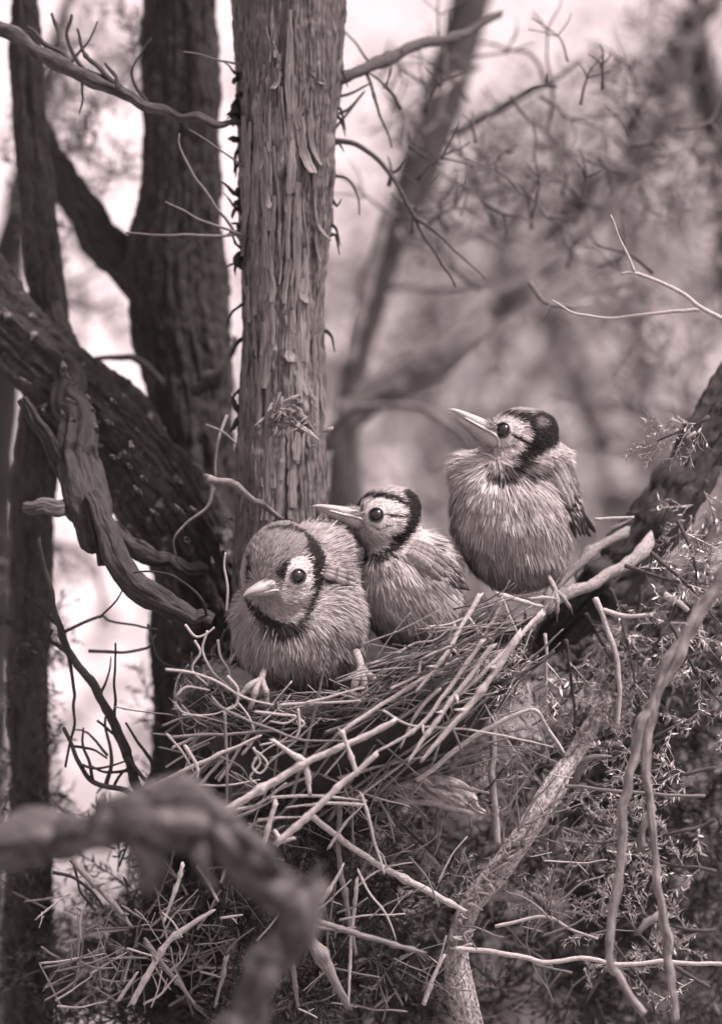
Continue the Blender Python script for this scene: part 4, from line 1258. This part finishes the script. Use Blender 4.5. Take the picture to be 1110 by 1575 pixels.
# ------------------------------------------------------------------ birds
def surfnet(f, lo, hi, h):
    ax = [np.arange(lo[k], hi[k] + h, h) for k in range(3)]
    X, Y, Z = np.meshgrid(*ax, indexing='ij')
    v = f(np.stack([X, Y, Z], -1))
    nx, ny, nz = v.shape
    neg = v < 0
    acc = np.zeros((nx - 1, ny - 1, nz - 1, 3))
    cnt = np.zeros((nx - 1, ny - 1, nz - 1))
    offs = [(a, b, c) for a in (0, 1) for b in (0, 1) for c in (0, 1)]

    def sub(A, o):
        return A[o[0]:o[0] + nx - 1, o[1]:o[1] + ny - 1, o[2]:o[2] + nz - 1]
    for a in offs:
        for k in range(3):
            if a[k]:
                continue
            b = list(a)
            b[k] = 1
            va, vb = sub(v, a), sub(v, b)
            cr = sub(neg, a) != sub(neg, b)
            t = np.where(cr, va / np.where(cr, va - vb, 1), 0)
            for q in range(3):
                acc[..., q] += np.where(cr, a[q] + (t if q == k else 0), 0)
            cnt += cr
    act = cnt > 0
    idx = -np.ones(act.shape, int)
    idx[act] = np.arange(act.sum())
    ii = np.argwhere(act)
    V = (ii + acc[act] / cnt[act][:, None]) * h + np.array(lo)
    F = []
    for k in range(3):
        o1, o2 = [(1, 2), (2, 0), (0, 1)][k]
        sl0 = [slice(1, None)] * 3
        A = neg
        s0, s1 = [slice(None)] * 3, [slice(None)] * 3
        s0[k], s1[k] = slice(0, -1), slice(1, None)
        ch = A[tuple(s0)] != A[tuple(s1)]
        for p in np.argwhere(ch):
            if p[o1] == 0 or p[o2] == 0 or p[o1] >= act.shape[o1] or p[o2] >= act.shape[o2]:
                continue
            q = []
            for (u, w_) in ((0, 0), (1, 0), (1, 1), (0, 1)):
                c = list(p)
                c[o1] -= u
                c[o2] -= w_
                q.append(idx[tuple(c)])
            if min(q) < 0:
                continue
            F.append(tuple(q) if A[tuple(p)] else tuple(q[::-1]))
    return V, F


def ell(p, c, r):
    q = (p - np.array(c, float)) / np.array(r, float)
    k0 = np.linalg.norm(q, axis=-1)
    k1 = np.linalg.norm(q / np.array(r, float), axis=-1)
    return k0 * (k0 - 1) / np.maximum(k1, 1e-9)


def smin(a, b, k):
    h = np.clip(.5 + .5 * (b - a) / k, 0, 1)
    return b + (a - b) * h - k * h * (1 - h)


def smooth(x, a, b):
    t = np.clip((x - a) / (b - a), 0, 1)
    return t * t * (3 - 2 * t)


def polysd(p, poly):
    v = np.array(poly, float)
    d = np.full(len(p), 1e9)
    ins = np.zeros(len(p), bool)
    for a, b in zip(v, np.roll(v, -1, 0)):
        e = b - a
        w_ = p - a
        t = np.clip((w_ @ e) / (e @ e), 0, 1)
        d = np.minimum(d, np.linalg.norm(w_ - t[:, None] * e, axis=1))
        if a[1] != b[1]:
            ins ^= ((a[1] > p[:, 1]) != (b[1] > p[:, 1])) & (p[:, 0] < (b[0] - a[0]) * (p[:, 1] - a[1]) / (b[1] - a[1]) + a[0])
    return np.where(ins, -d, d)


def linesd(p, pts, hw):
    v = np.array(pts, float)
    d = np.full(len(p), 1e9)
    for a, b in zip(v[:-1], v[1:]):
        e = b - a
        w_ = p - a
        t = np.clip((w_ @ e) / (e @ e), 0, 1)
        d = np.minimum(d, np.linalg.norm(w_ - t[:, None] * e, axis=1))
    return d - hw


class Bird:
    """local px space: x right, y up (= minus photo y), z towards the camera; rigid placement into the scene"""
    def __init__(s, label, cx, cy, d0, prims, head, fwd, up, eye, body_c, flow_c, swirl, seed, tones, marks, blend=22, group='young birds in the nest'):
        s.c = np.array([cx, -cy, 0.0])
        s.d0, s.sc = d0, S(d0)
        s.o = P(cx, cy, d0)
        s.root = thing('young_bird', label, 'bird', s.o - UP * 90 * s.sc, group)
        s.H = np.array([head[0], -head[1], head[2]], float)
        s.HR = np.array(head[3], float)
        f = norm(np.array(fwd, float))
        u = norm(np.array(up, float) - f * np.dot(f, up))
        sd = np.cross(u, f)
        if sd[2] < 0:
            sd = -sd
        s.f, s.u, s.sd = f, u, sd
        s.R0 = float(np.mean(s.HR))
        s.prims = [((a[0], -a[1], a[2]), b) for a, b in prims]
        s.blend = blend
        s.marks = marks
        s.rng = np.random.default_rng(seed)
        s.seed = seed
        s.tones = tones
        s.flow_c = np.array([flow_c[0], -flow_c[1], flow_c[2]], float)
        s.swirl = swirl
        s.body_c = np.array([body_c[0], -body_c[1], body_c[2]], float)
        s.eye = np.array([eye[0], -eye[1], 0.0])
        # drop the eye onto the head surface
        e = s.eye.copy()
        zs = np.linspace(s.H[2], s.H[2] + 2 * s.R0, 400)
        pts = np.stack([np.full(400, e[0]), np.full(400, e[1]), zs], -1)
        ins = s.sdf(pts) < 0
        e[2] = zs[np.where(ins)[0].max()] if ins.any() else s.H[2]
        s.eyep = e
        s.el = s.loc(e[None])[0]

    def W(s, p):
        p = np.asarray(p, float) - s.c
        return s.o + (p[..., 0:1] * RIGHT + p[..., 1:2] * UP - p[..., 2:3] * FWD) * s.sc

    def loc(s, p):
        q = (p - s.H) / s.R0
        return np.stack([q @ s.f, q @ s.u, q @ s.sd], -1)

    def hd(s, p):
        q = (p - s.H) / s.HR
        return np.linalg.norm(q, axis=-1)

    def sdf(s, p):
        v = ell(p, s.H, s.HR)
        b = None
        for c, r in s.prims:
            e = ell(p, c, r)
            b = e if b is None else smin(b, e, s.blend)
        v = smin(v, b, 11)
        return v + (2.6 * vnoise(p / 26 + 3.1, s.seed) + 1.2 * vnoise(p / 11, s.seed + 2)) * np.clip((ell(p, s.H, s.HR) - 2) / 14, 0.25, 1)

    def grad(s, p):
        e = 1.0
        g_ = np.stack([s.sdf(p + np.eye(3)[k] * e) - s.sdf(p - np.eye(3)[k] * e) for k in range(3)], -1)
        return norm(g_)

    def colour(s, p):
        """plumage tone of a surface point (albedo), underside shade painted in; markings drawn as outlines on the bird's near side"""
        T = s.tones
        n = fbm(p / 16 + s.seed, 3, s.seed)
        nf = fbm(p / 5 + s.seed, 2, s.seed + 1)
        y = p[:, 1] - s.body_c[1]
        body = T['breast'] + (T['belly_shade'] - T['breast']) * smooth(-y, -60, 80)  # lower body darkened: shade painted into the plumage
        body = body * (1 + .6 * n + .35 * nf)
        on = 1 - smooth(s.hd(p), 1.03, 1.2)
        l = s.loc(p)
        cap = smooth(l[:, 1], s.el[1] + .15, s.el[1] + .4)
        head = (T['cheek'] + (T['cap'] - T['cheek']) * cap) * (1 + .35 * n + .2 * nf)
        out = body + (head - body) * on
        far = s.grad(p)[:, 2] < -.25
        jit = s.rng.normal(0, 1.6, (len(p), 2))
        x2 = np.stack([p[:, 0] + 3.2 * nf, -p[:, 1] + 3.0 * n], -1) + jit
        for kind, tone, soft, pts in s.marks:
            d = polysd(x2, pts) if kind == 'area' else linesd(x2 - .65 * jit, pts, kind)
            m = (1 - smooth(d, -soft, soft)) * np.where(far, 0, 1)
            out = out + (tone * (1 + .15 * nf) - out) * m
        # nape on the far side carries the band round
        a, b = l[:, 0], l[:, 1]
        band = (1 - smooth(np.abs(a + .75 + b * .35), .18, .28)) * on * np.where(far, 1, 0)
        out = out + (T['black'] - out) * band
        return np.clip(out, .008, .6)

    def zs(s, x, y):
        """height of the near surface over a photo position, or None off the silhouette"""
        zz = np.linspace(-120, 150, 300)
        q = np.stack([np.full(300, x), np.full(300, -y), zz], -1)
        ins = s.sdf(q) < 0
        return float(zz[np.where(ins)[0].max()]) if ins.any() else None

    def build(s):
        allp = [(tuple(s.H), tuple(s.HR))] + s.prims
        lo = np.min([np.array(c) - np.array(r) for c, r in allp], 0) - 8
        hi = np.max([np.array(c) + np.array(r) for c, r in allp], 0) + 8
        V, F = surfnet(s.sdf, lo, hi, 3.0)
        g_ = s.grad(V)
        V = V - g_ * 2.0
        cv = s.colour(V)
        col = np.stack([cv, cv * .97, cv * .96], -1)
        mb = MB()
        mb.add(s.W(V), F, None, col)
        s.body = mb.build('body', M_BODY, s.root, col=True)
        s.V, s.F = V, F
        s.plumage()
        s.make_eye()
        return s

    def plumage(s):
        r = s.rng
        V = s.V
        Fa = np.array(s.F)
        c = V[Fa].mean(1)
        ar = np.linalg.norm(np.cross(V[Fa[:, 2]] - V[Fa[:, 0]], V[Fa[:, 3]] - V[Fa[:, 1]]), axis=1)
        h = s.hd(c)
        wgt = ar * np.where(h < 1.2, 3.4, 1.0)
        back = s.grad(c)[:, 2] < -.45
        wgt = np.where(back, wgt * .35, wgt)
        n = s.tones.get('n', 15000)
        pick = r.choice(len(Fa), n, p=wgt / wgt.sum())
        t1, t2 = r.uniform(0, 1, (n, 1)), r.uniform(0, 1, (n, 1))
        q = Fa[pick]
        p = (V[q[:, 0]] * (1 - t1) + V[q[:, 1]] * t1) * (1 - t2) + (V[q[:, 3]] * (1 - t1) + V[q[:, 2]] * t1) * t2
        N = s.grad(p)
        h = s.hd(p)
        on = 1 - smooth(h, 1.02, 1.3)[:, None]
        fb = p - s.flow_c
        fb = norm(fb) + s.swirl[0] * np.array([1.0, 0, 0]) + np.array([0, -s.swirl[1], 0]) + .28 * np.stack([vnoise(p / 22, 31), vnoise(p / 22, 32), vnoise(p / 22, 33)], -1)
        fh = -s.f[None] + norm(p - (s.H + s.f * s.R0)) * .8 + .15 * r.normal(0, 1, (n, 3))
        fl = fb * (1 - on) + fh * on + .10 * r.normal(0, 1, (n, 3))
        fl = norm(fl - N * (fl * N).sum(1, keepdims=True))
        # no feathers over the eye and on the beak root
        de = np.linalg.norm(p - s.eyep, axis=1)
        bb = s.H + s.f * s.R0 * .98
        keep = (de > s.tones.get('eyer', 11) + 2.5)
        ln = (np.where(on[:, 0] > .5, 11.0, 24.0) * r.uniform(.6, 1.3, n))[:, None]
        ln = np.where(de[:, None] < 30, ln * .55, ln)
        wd = (np.where(on[:, 0] > .5, .6, .55) * r.uniform(.6, 1.5, n))[:, None]
        lift = (np.where(on[:, 0] > .5, .24, .12) * r.uniform(.1, 1.9, n))[:, None]
        wisp = (r.random(n) < .035)[:, None]
        lift = np.where(wisp, lift + .35 * (1 - .6 * on), lift)
        side = np.cross(N, fl)
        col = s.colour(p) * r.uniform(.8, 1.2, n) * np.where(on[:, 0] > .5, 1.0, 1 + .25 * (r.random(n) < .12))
        rows = []
        for u, wq in ((0, .6), (.4, 1.0), (.75, .7)):
            ctr = p + fl * ln * u + N * (ln * (lift * u * (1.25 - .6 * u)) - .8)
            rows += [ctr - side * wd * wq, ctr + side * wd * wq]
        rows.append(p + fl * ln + N * (ln * lift * .7 - .8))
        P_ = np.stack(rows, 1)[keep]
        m = len(P_)
        col = np.repeat(np.clip(col[keep], .015, .8), 7)
        i = np.arange(m)[:, None] * 7
        quad = np.concatenate([i + np.array([[0, 2, 3, 1]]), i + np.array([[2, 4, 5, 3]])], 0)
        tri = i + np.array([[4, 6, 5]])
        mb = MB()
        mb.add(s.W(P_.reshape(-1, 3)), quad.tolist() + tri.tolist(), None, np.stack([col, col * .97, col * .96], -1))
        NW = N[keep][:, 0:1] * RIGHT + N[keep][:, 1:2] * UP - N[keep][:, 2:3] * FWD
        FW = fl[keep][:, 0:1] * RIGHT + fl[keep][:, 1:2] * UP - fl[keep][:, 2:3] * FWD
        NW = norm(NW + .24 * r.normal(0, 1, NW.shape))
        o = mb.build('plumage', M_DOWN, s.root, col=True, nrm=np.repeat(NW, 7, 0))
        o['kind'] = 'stuff'

    def make_eye(s):
        er = s.tones.get('eyer', 11)
        N = s.grad(s.eyep[None])[0]
        c = s.eyep - N * er * .5
        e = MB()
        nu, nv = 20, 12
        V, F = [], []
        a1 = norm(np.cross(N, [0, 1, .1]))
        a2 = np.cross(N, a1)
        for i in range(nv):
            ph = math.pi * i / (nv - 1)
            for j in range(nu):
                t = 2 * math.pi * j / nu
                V.append(c + er * (math.cos(ph) * N + math.sin(ph) * (math.cos(t) * a1 + math.sin(t) * a2)))
        for i in range(nv - 1):
            for j in range(nu):
                F.append((i * nu + j, i * nu + (j + 1) % nu, (i + 1) * nu + (j + 1) % nu, (i + 1) * nu + j))
        e.add(s.W(np.array(V)), F)
        eo = e.build('eye', M_EYE, s.root)
        # eyelid ring
        k = MB()
        th = np.linspace(0, 2 * math.pi, 25)
        ring = np.array([c + N * er * .58 + er * .92 * (math.cos(t) * a1 * 1.06 + math.sin(t) * a2) for t in th])
        rings(k, s.W(ring), np.full(25, 1.5 * s.sc), 6, 0.1, seed=1, cap=False)
        k.build('eyelid', M_LID, eo)

    def beak(s, base, tip, w0, h0, low_h, gape, sag=0.0, low_tip=None, hook=2.0):
        """base = root centre on the mouth line, tip, w0 half width, h0 upper height, low_h lower depth; gape = mouth corner; all (x, photo y, z)"""
        B, T = [np.array([q[0], -q[1], q[2]], float) for q in (base, tip)]
        ax = norm(T - B)
        up = norm(s.u - ax * s.u.dot(ax))
        sd = np.cross(ax, up)
        n, m = 14, 12
        for nm, sg, hh, wr in (('upper_beak', 1, h0, 1.0), ('lower_beak', -1, low_h, .92)):
            V, F = [], []
            TT = T if sg > 0 or low_tip is None else np.array([low_tip[0], -low_tip[1], low_tip[2]], float)
            for i in range(n):
                u = i / (n - 1)
                uu = -.12 + 1.12 * u
                shr = (1 - max(uu, 0)) ** .62
                c = B + (TT - B) * uu * (1 if sg > 0 else .94) - up * sag * math.sin(max(uu, 0) * math.pi) * .5
                if sg > 0:
                    c = c - up * hook * max(0, (uu - .8) / .2) ** 2
                for j in range(m):
                    t = math.pi * j / (m - 1)
                    V.append(c + sd * w0 * wr * shr ** 1.25 * math.cos(t) + up * sg * (hh * shr * (math.sin(t) ** .8) + .25) + up * sg * (-.6 * (1 if j in (0, m - 1) else 0)))
            for i in range(n - 1):
                for j in range(m - 1):
                    q = (i * m + j, i * m + j + 1, (i + 1) * m + j + 1, (i + 1) * m + j)
                    F.append(q if sg < 0 else q[::-1])
                q = (i * m + m - 1, i * m, (i + 1) * m, (i + 1) * m + m - 1)
                F.append(q if sg < 0 else q[::-1])
            mb = MB()
            mb.add(s.W(np.array(V)), F)
            o = mb.build(nm, M_BEAK, s.root)
            if sg > 0:
                ub = o
        # fleshy gape flange along the mouth line on the visible side
        k = MB()
        G = np.array([gape[0], -gape[1], gape[2]], float)
        mid = B + (T - B) * .45 + s.sd * w0 * .62
        b2 = B + s.sd * w0 * 1.0
        pts = catmull([T * .93 + B * .07, mid, b2, G], 5)
        rings(k, s.W(pts), np.interp(np.linspace(0, 1, len(pts)), [0, .5, .85, 1], [.8, 1.5, 1.9, 1.0]) * s.sc, 7, .1, seed=3)
        k.build('gape', M_GAPE, s.root)
        # bristle tuft over the nostril
        r = s.rng
        tf = MB()
        L = np.linalg.norm(T - B)
        for q in range(420):
            ph = r.uniform(-1.25, 1.25)
            rr = r.uniform(.75, 1.0)
            a0 = B - ax * r.uniform(0, 8) + up * h0 * rr * math.cos(ph) + sd * w0 * rr * math.sin(ph) * np.sign(sd @ s.sd)
            dr = norm(ax * 1.0 + (up * math.cos(ph) + sd * math.sin(ph)) * r.uniform(-.28, .02) + .12 * r.normal(0, 1, 3))
            sdv = norm(np.cross(dr, r.normal(0, 1, 3)))
            l_ = L * r.uniform(.16, .42)
            a0 = a0 + (up * math.cos(ph) + sd * math.sin(ph)) * 1.2
            tf.add(s.W(np.array([a0 - sdv * .8, a0 + sdv * .8, a0 + dr * l_])), [(0, 1, 2)], None, np.full((3, 3), s.tones.get('tuft', s.tones['cap']) * r.uniform(.7, 1.4)))
        tf.build('nostril_tuft', M_FEATHER, ub, col=True, smooth=False)

    def feather(s, mb, root, tip, wd, tone, off=3.0, bars=0, edge=None, curve=0.0):
        """one vane lying on the body: root and tip are photo positions, its depth follows the plumage"""
        A, B = np.array(root[:2], float), np.array(tip[:2], float)
        ax = (B - A) / np.linalg.norm(B - A)
        sd = np.array([-ax[1], ax[0]])
        n = 12
        V, col, F = [], [], []
        lastz = None
        for i in range(n + 1):
            u = i / n
            ww = wd * min(1.0, (u + .06) * 5) * (1 - max(0, (u - .55) / .45) ** 2.2) ** .5
            c = A + (B - A) * u + sd * curve * math.sin(u * math.pi)
            z = s.zs(*c)
            if z is None or (lastz is not None and z < lastz - 7):
                z = (lastz if lastz is not None else 0) - 3.0
            lastz = z
            for k, t in enumerate((-1, -.55, 0, .55, 1)):
                q2 = c + sd * ww * t
                V.append((q2[0], -q2[1], z + off * (.4 + .6 * u) + 1.4 * (1 - t * t)))
                q = tone * (1 + .2 * math.sin(i * 2.1 + k))
                if bars and (math.sin(u * math.pi * 2 * bars) > .35) and abs(t) > .1:
                    q = tone * .3
                if edge and (abs(t) > .9 or u > .93):
                    q = edge
                if t == 0:
                    q = tone * .7
                col.append([q, q * .97, q * .96])
        for i in range(n):
            for k in range(4):
                F.append((i * 5 + k, i * 5 + k + 1, (i + 1) * 5 + k + 1, (i + 1) * 5 + k))
        mb.add(s.W(np.array(V)), F, None, np.array(col))

    def foot(s, apex, ankle, toes, rad=5.5):
        A = np.array([apex[0], -apex[1], apex[2]], float)
        K = np.array([ankle[0], -ankle[1], ankle[2]], float)
        mb = MB()
        pts = catmull([K, (K + A) / 2 + np.array([0, 2, 3.0]), A, A + (A - K) * .02 + np.array([0, -3, 1.0])], 4)
        rings(mb, s.W(pts), np.full(len(pts), rad * .95 * s.sc), 9, .15, seed=5, rs=3)
        ends = []
        for t in toes:
            ps = [A + np.array([0, -1, 0])] + [np.array([q[0], -q[1], q[2]], float) for q in t]
            c = catmull(ps, 2.5)
            u = np.linspace(0, 1, len(c))
            rr = rad * (1 - .35 * u) * (1 + .12 * np.cos(u * 14))
            rings(mb, s.W(c), rr * s.sc, 9, .12, seed=7, rs=3)
            ends.append((c[-1], norm(c[-1] - c[-4])))
        o = mb.build('foot', M_FOOT, s.root)
        for e, d in ends:
            k = MB()
            dn = norm(d + np.array([0, -.9, -.25]))
            c = np.array([e, e + d * 4, e + d * 5 + dn * 5, e + d * 4 + dn * 11])
            rings(k, s.W(catmull(c, 2)), np.linspace(rad * .5, .4, len(catmull(c, 2))) * s.sc, 6, 0, seed=1)
            k.build('claw', M_CLAW, o)
        return o


TONE = dict(breast=.20, belly_shade=.12, cap=.13, cheek=.22, throat=.16, patch=.42, black=.012, collar=.24)

BK = .010
M1 = [('area', .16, 3, [(385, 905), (400, 860), (420, 830), (450, 815), (480, 835), (486, 870), (480, 900), (470, 940), (440, 955), (410, 945)]),
      ('area', .13, 4, [(386, 880), (400, 845), (424, 822), (452, 820), (470, 834), (466, 852), (446, 862), (428, 872), (408, 878)]),
      ('area', .36, 2, [(439, 883), (441, 873), (447, 863), (455, 857), (465, 855), (475, 859), (479, 869), (481, 883), (480, 897), (475, 909), (467, 923), (455, 921), (436, 920), (425, 905), (433, 895)]),
      ('area', .22, 4, [(432, 918), (470, 916), (462, 940), (445, 950), (425, 945), (410, 930)]),
      ('area', BK, 2.5, [(433, 865), (446, 861), (441, 878), (437, 891), (425, 890), (420, 880)]),
      (2.5, BK, 2, [(387, 862), (390, 876), (389, 892)]),
      (1.2, .05, 1.5, [(470, 880), (480, 876)]), (1.0, .10, 1.5, [(438, 897), (452, 903), (470, 898)]), (1.0, .12, 1.5, [(440, 906), (455, 910), (472, 903)]),
      ('area', BK, 3, [(406, 822), (417, 814), (439, 810), (461, 815), (479, 827), (492, 839), (499, 859), (498, 879), (490, 903), (480, 927), (467, 949), (453, 965), (435, 969), (413, 961), (397, 945), (385, 927), (377, 913),
                       (384, 911), (396, 923), (409, 938), (425, 949), (437, 953), (451, 952), (461, 943), (469, 930), (476, 915), (480, 897), (481, 875), (478, 861), (468, 853), (466, 845), (468, 836), (461, 824), (439, 819), (421, 821)])]
M2 = [('area', .25, 3, [(540, 800), (560, 808), (585, 822), (606, 818), (598, 830), (588, 842), (570, 850), (556, 838)]),
      ('area', .38, 2, [(551, 780), (564, 771), (582, 767), (601, 772), (613, 783), (617, 792), (613, 800), (608, 808), (601, 817), (587, 821), (573, 818), (562, 807), (555, 795)]),
      (3.6, BK, 1.8, [(545, 788), (550, 775), (564, 767), (582, 764), (601, 767), (616, 775)]),
      ('area', BK, 2, [(539, 786), (546, 776), (553, 778), (553, 790), (546, 795)]),
      (2.0, .012, 1.2, [(589, 792), (602, 793), (617, 793)]), (1.3, .10, 1.3, [(566, 806), (580, 812), (597, 808)]), ('area', .24, 3, [(546, 768), (560, 756), (585, 750), (612, 752), (608, 760), (585, 758), (562, 763)]),
      ('area', .38, 4, [(615, 838), (634, 807), (653, 801), (664, 815), (650, 828), (629, 837)]),
      ('area', BK, 2.5, [(618, 747), (634, 758), (648, 774), (646, 792), (636, 808), (623, 825), (611, 839), (596, 850), (580, 858), (560, 856), (564, 850), (582, 845), (592, 838), (597, 829), (591, 823), (607, 817), (615, 807), (619, 793), (619, 777), (611, 760)])]
M3 = [('area', .24, 3, [(752, 690), (772, 700), (790, 694), (780, 708), (768, 716), (752, 708)]),
      ('area', .36, 2, [(752, 655), (761, 649), (775, 644), (789, 648), (800, 658), (806, 670), (803, 678), (794, 683), (787, 691), (775, 697), (764, 687), (755, 671)]),
      ('area', BK, 2.5, [(810, 636), (831, 629), (851, 639), (859, 657), (856, 672), (845, 686), (825, 700), (803, 711), (782, 718), (770, 718), (773, 709), (782, 700), (796, 687), (806, 678), (808, 666), (801, 652), (792, 645), (768, 641), (747, 648), (740, 651), (745, 641), (768, 635), (796, 637)]),
      ('area', .09, 3, [(812, 646), (826, 642), (836, 648), (826, 656), (815, 654)]),
      (2.4, .012, 1.2, [(780, 667), (792, 674), (804, 681)]), (1.3, .09, 1.3, [(758, 684), (772, 688), (786, 684)]), ('area', .24, 3, [(738, 644), (752, 634), (775, 628), (805, 628), (806, 634), (775, 634), (754, 640)]),
      ('area', .22, 4, [(796, 713), (820, 700), (843, 686), (857, 674), (872, 676), (868, 692), (857, 704), (834, 714), (810, 719)]),
      ('area', .025, 5, [(738, 717), (760, 736), (775, 744), (800, 732), (848, 728), (866, 704), (857, 704), (834, 718), (796, 722), (770, 720), (748, 712)])]

# left bird, facing the camera
b1 = Bird('plump young bird at the left, facing the camera with dark ring round its face', 455, 960, .012,
          [((462, 975, 5), (97, 88, 84)), ((470, 880, -2), (70, 72, 58)), ((508, 862, -22), (44, 58, 48)), ((450, 990, 30), (74, 62, 62)), ((415, 950, 0), (56, 60, 60)), ((520, 950, 0), (44, 70, 60))],
          (437, 882, 44, (64, 80, 62)), (-.60, -.20, .77), (0, 1, .15), (461, 884), (462, 985, 0), (437, 905, 70), (.05, .35), 3,
          dict(TONE, cap=.13, breast=.18, belly_shade=.11, cheek=.20, throat=.13, n=54000, eyer=12, collar=.12),
          M1).build()
b1.beak((418, 903, 92), (379, 911, 120), 17, 18, 10, (432, 918, 92), hook=3)
wg = MB()
w1 = None

# middle bird, in profile facing left
b2 = Bird('middle young bird in profile with its bill pointing left', 620, 890, .03,
          [((634, 908, -4), (78, 80, 74)), ((598, 905, 22), (46, 72, 52)), ((614, 845, 2), (50, 42, 45)), ((655, 862, -18), (48, 42, 46)), ((640, 945, 14), (60, 46, 56)), ((608, 776, 8), (36, 27, 34))],
          (594, 803, 14, (51, 54, 46)), (-.97, .10, .22), (.08, 1, .05), (578, 792), (632, 905, 0), (585, 830, 30), (.28, .35), 5,
          dict(TONE, breast=.25, belly_shade=.11, patch=.44, cap=.20, n=54000, eyer=11.5),
          M2).build()
b2.beak((556, 799, 30), (480, 777, 46), 14, 16, 17, (562, 822, 42), hook=2)

# right bird, highest, bill raised
b3 = Bird('rightmost young bird, perched highest on the rim with its bill raised', 790, 790, .045,
          [((790, 806, -4), (94, 94, 80)), ((744, 766, 8), (50, 62, 54)), ((838, 772, -8), (50, 62, 56)), ((800, 712, 4), (66, 40, 52)), ((800, 860, 6), (66, 46, 60)), ((722, 722, 0), (26, 24, 28)), ((852, 706, -10), (22, 26, 30)), ((822, 657, 4), (34, 25, 32))],
          (800, 674, 12, (54, 46, 44)), (-.86, .36, .36), (.30, 1, .05), (770, 663), (790, 800, 0), (770, 715, 40), (.06, .45), 8,
          dict(TONE, breast=.26, belly_shade=.13, patch=.42, cap=.16, n=54000, eyer=12.5),
          M3).build()
b3.beak((757, 670, 34), (688, 630, 62), 14, 17, 18, (766, 690, 42), hook=2, low_tip=(693, 637, 58))

# wings: short coverts joined as the wing, each long feather a piece of its own
def wing(b, coverts, longs):
    mb = MB()
    for f in coverts:
        b.feather(mb, *f[0], **f[1])
    o = mb.build('wing', M_FEATHER, b.root, col=True)
    for f in longs:
        k = MB()
        b.feather(k, *f[0], **f[1])
        k.build('feather', M_FEATHER, o, col=True)
    return o


def fan(p0, p1, q0, q1, n, wd, tone, o0, o1, **kw):
    """n feathers with roots from p0 to p1 and tips from q0 to q1, stacked from height o0 to o1 over the plumage"""
    out = []
    for i in range(n):
        u = i / max(1, n - 1)
        a = (p0[0] + (p1[0] - p0[0]) * u, p0[1] + (p1[1] - p0[1]) * u)
        e = (q0[0] + (q1[0] - q0[0]) * u + random.uniform(-3, 3), q0[1] + (q1[1] - q0[1]) * u + random.uniform(-3, 3))
        out.append(((a, e, wd * random.uniform(.8, 1.2), tone * random.uniform(.7, 1.3)), dict(kw, off=o0 + (o1 - o0) * u)))
    return out


wing(b3, fan((868, 708), (846, 724), (894, 768), (872, 782), 6, 6, .12, 8, 11, edge=.16) + fan((862, 700), (850, 708), (886, 738), (870, 748), 4, 6, .16, 10, 12, edge=.2),
     fan((872, 735), (860, 752), (908, 820), (884, 826), 5, 5, .035, 3, 7, bars=3) + fan((884, 780), (878, 788), (916, 822), (906, 826), 2, 4, .03, 2, 3))
wing(b2, fan((642, 836), (632, 858), (690, 866), (680, 892), 6, 7, .10, 8, 12, edge=.14) + fan((634, 834), (624, 850), (668, 848), (660, 872), 5, 7, .15, 10, 14, edge=.19),
     fan((664, 862), (655, 872), (722, 906), (704, 906), 5, 5, .035, 3, 7, bars=3) + fan((668, 846), (660, 858), (708, 880), (706, 896), 3, 6, .06, 6, 8, edge=.12))
wing(b1, fan((500, 872), (496, 884), (530, 880), (530, 892), 3, 4, .16, 1.0, 1.6, bars=2),
     fan((500, 866), (494, 880), (549, 884), (547, 898), 4, 4, .16, 1.2, 2.2, bars=3) + fan((508, 882), (500, 890), (552, 900), (540, 906), 2, 4, .05, 1.5, 2.5))

# feet gripping the rim
b1.foot((405, 1040, 92), (412, 1022, 66), [[(392, 1045, 104), (379, 1058, 108), (371, 1068, 104)], [(398, 1053, 108), (393, 1072, 110), (389, 1083, 106)], [(411, 1051, 106), (414, 1066, 108), (412, 1079, 104)]], 5.8)
b1.foot((556, 1024, 96), (548, 1000, 66), [[(549, 1036, 112), (543, 1056, 116), (539, 1072, 112)], [(559, 1038, 114), (561, 1056, 118), (563, 1070, 113)], [(569, 1034, 110), (579, 1048, 112), (585, 1061, 108)]], 7)
b3.foot((850, 908, 62), (836, 880, 40), [[(845, 918, 70), (840, 930, 74), (837, 938, 70)], [(858, 914, 72), (865, 924, 76), (870, 931, 72)], [(851, 918, 74), (851, 931, 78), (851, 940, 74)]], 4.5)

# tidy helper properties
for o in bpy.data.objects:
    if '_b' in o:
        del o['_b']
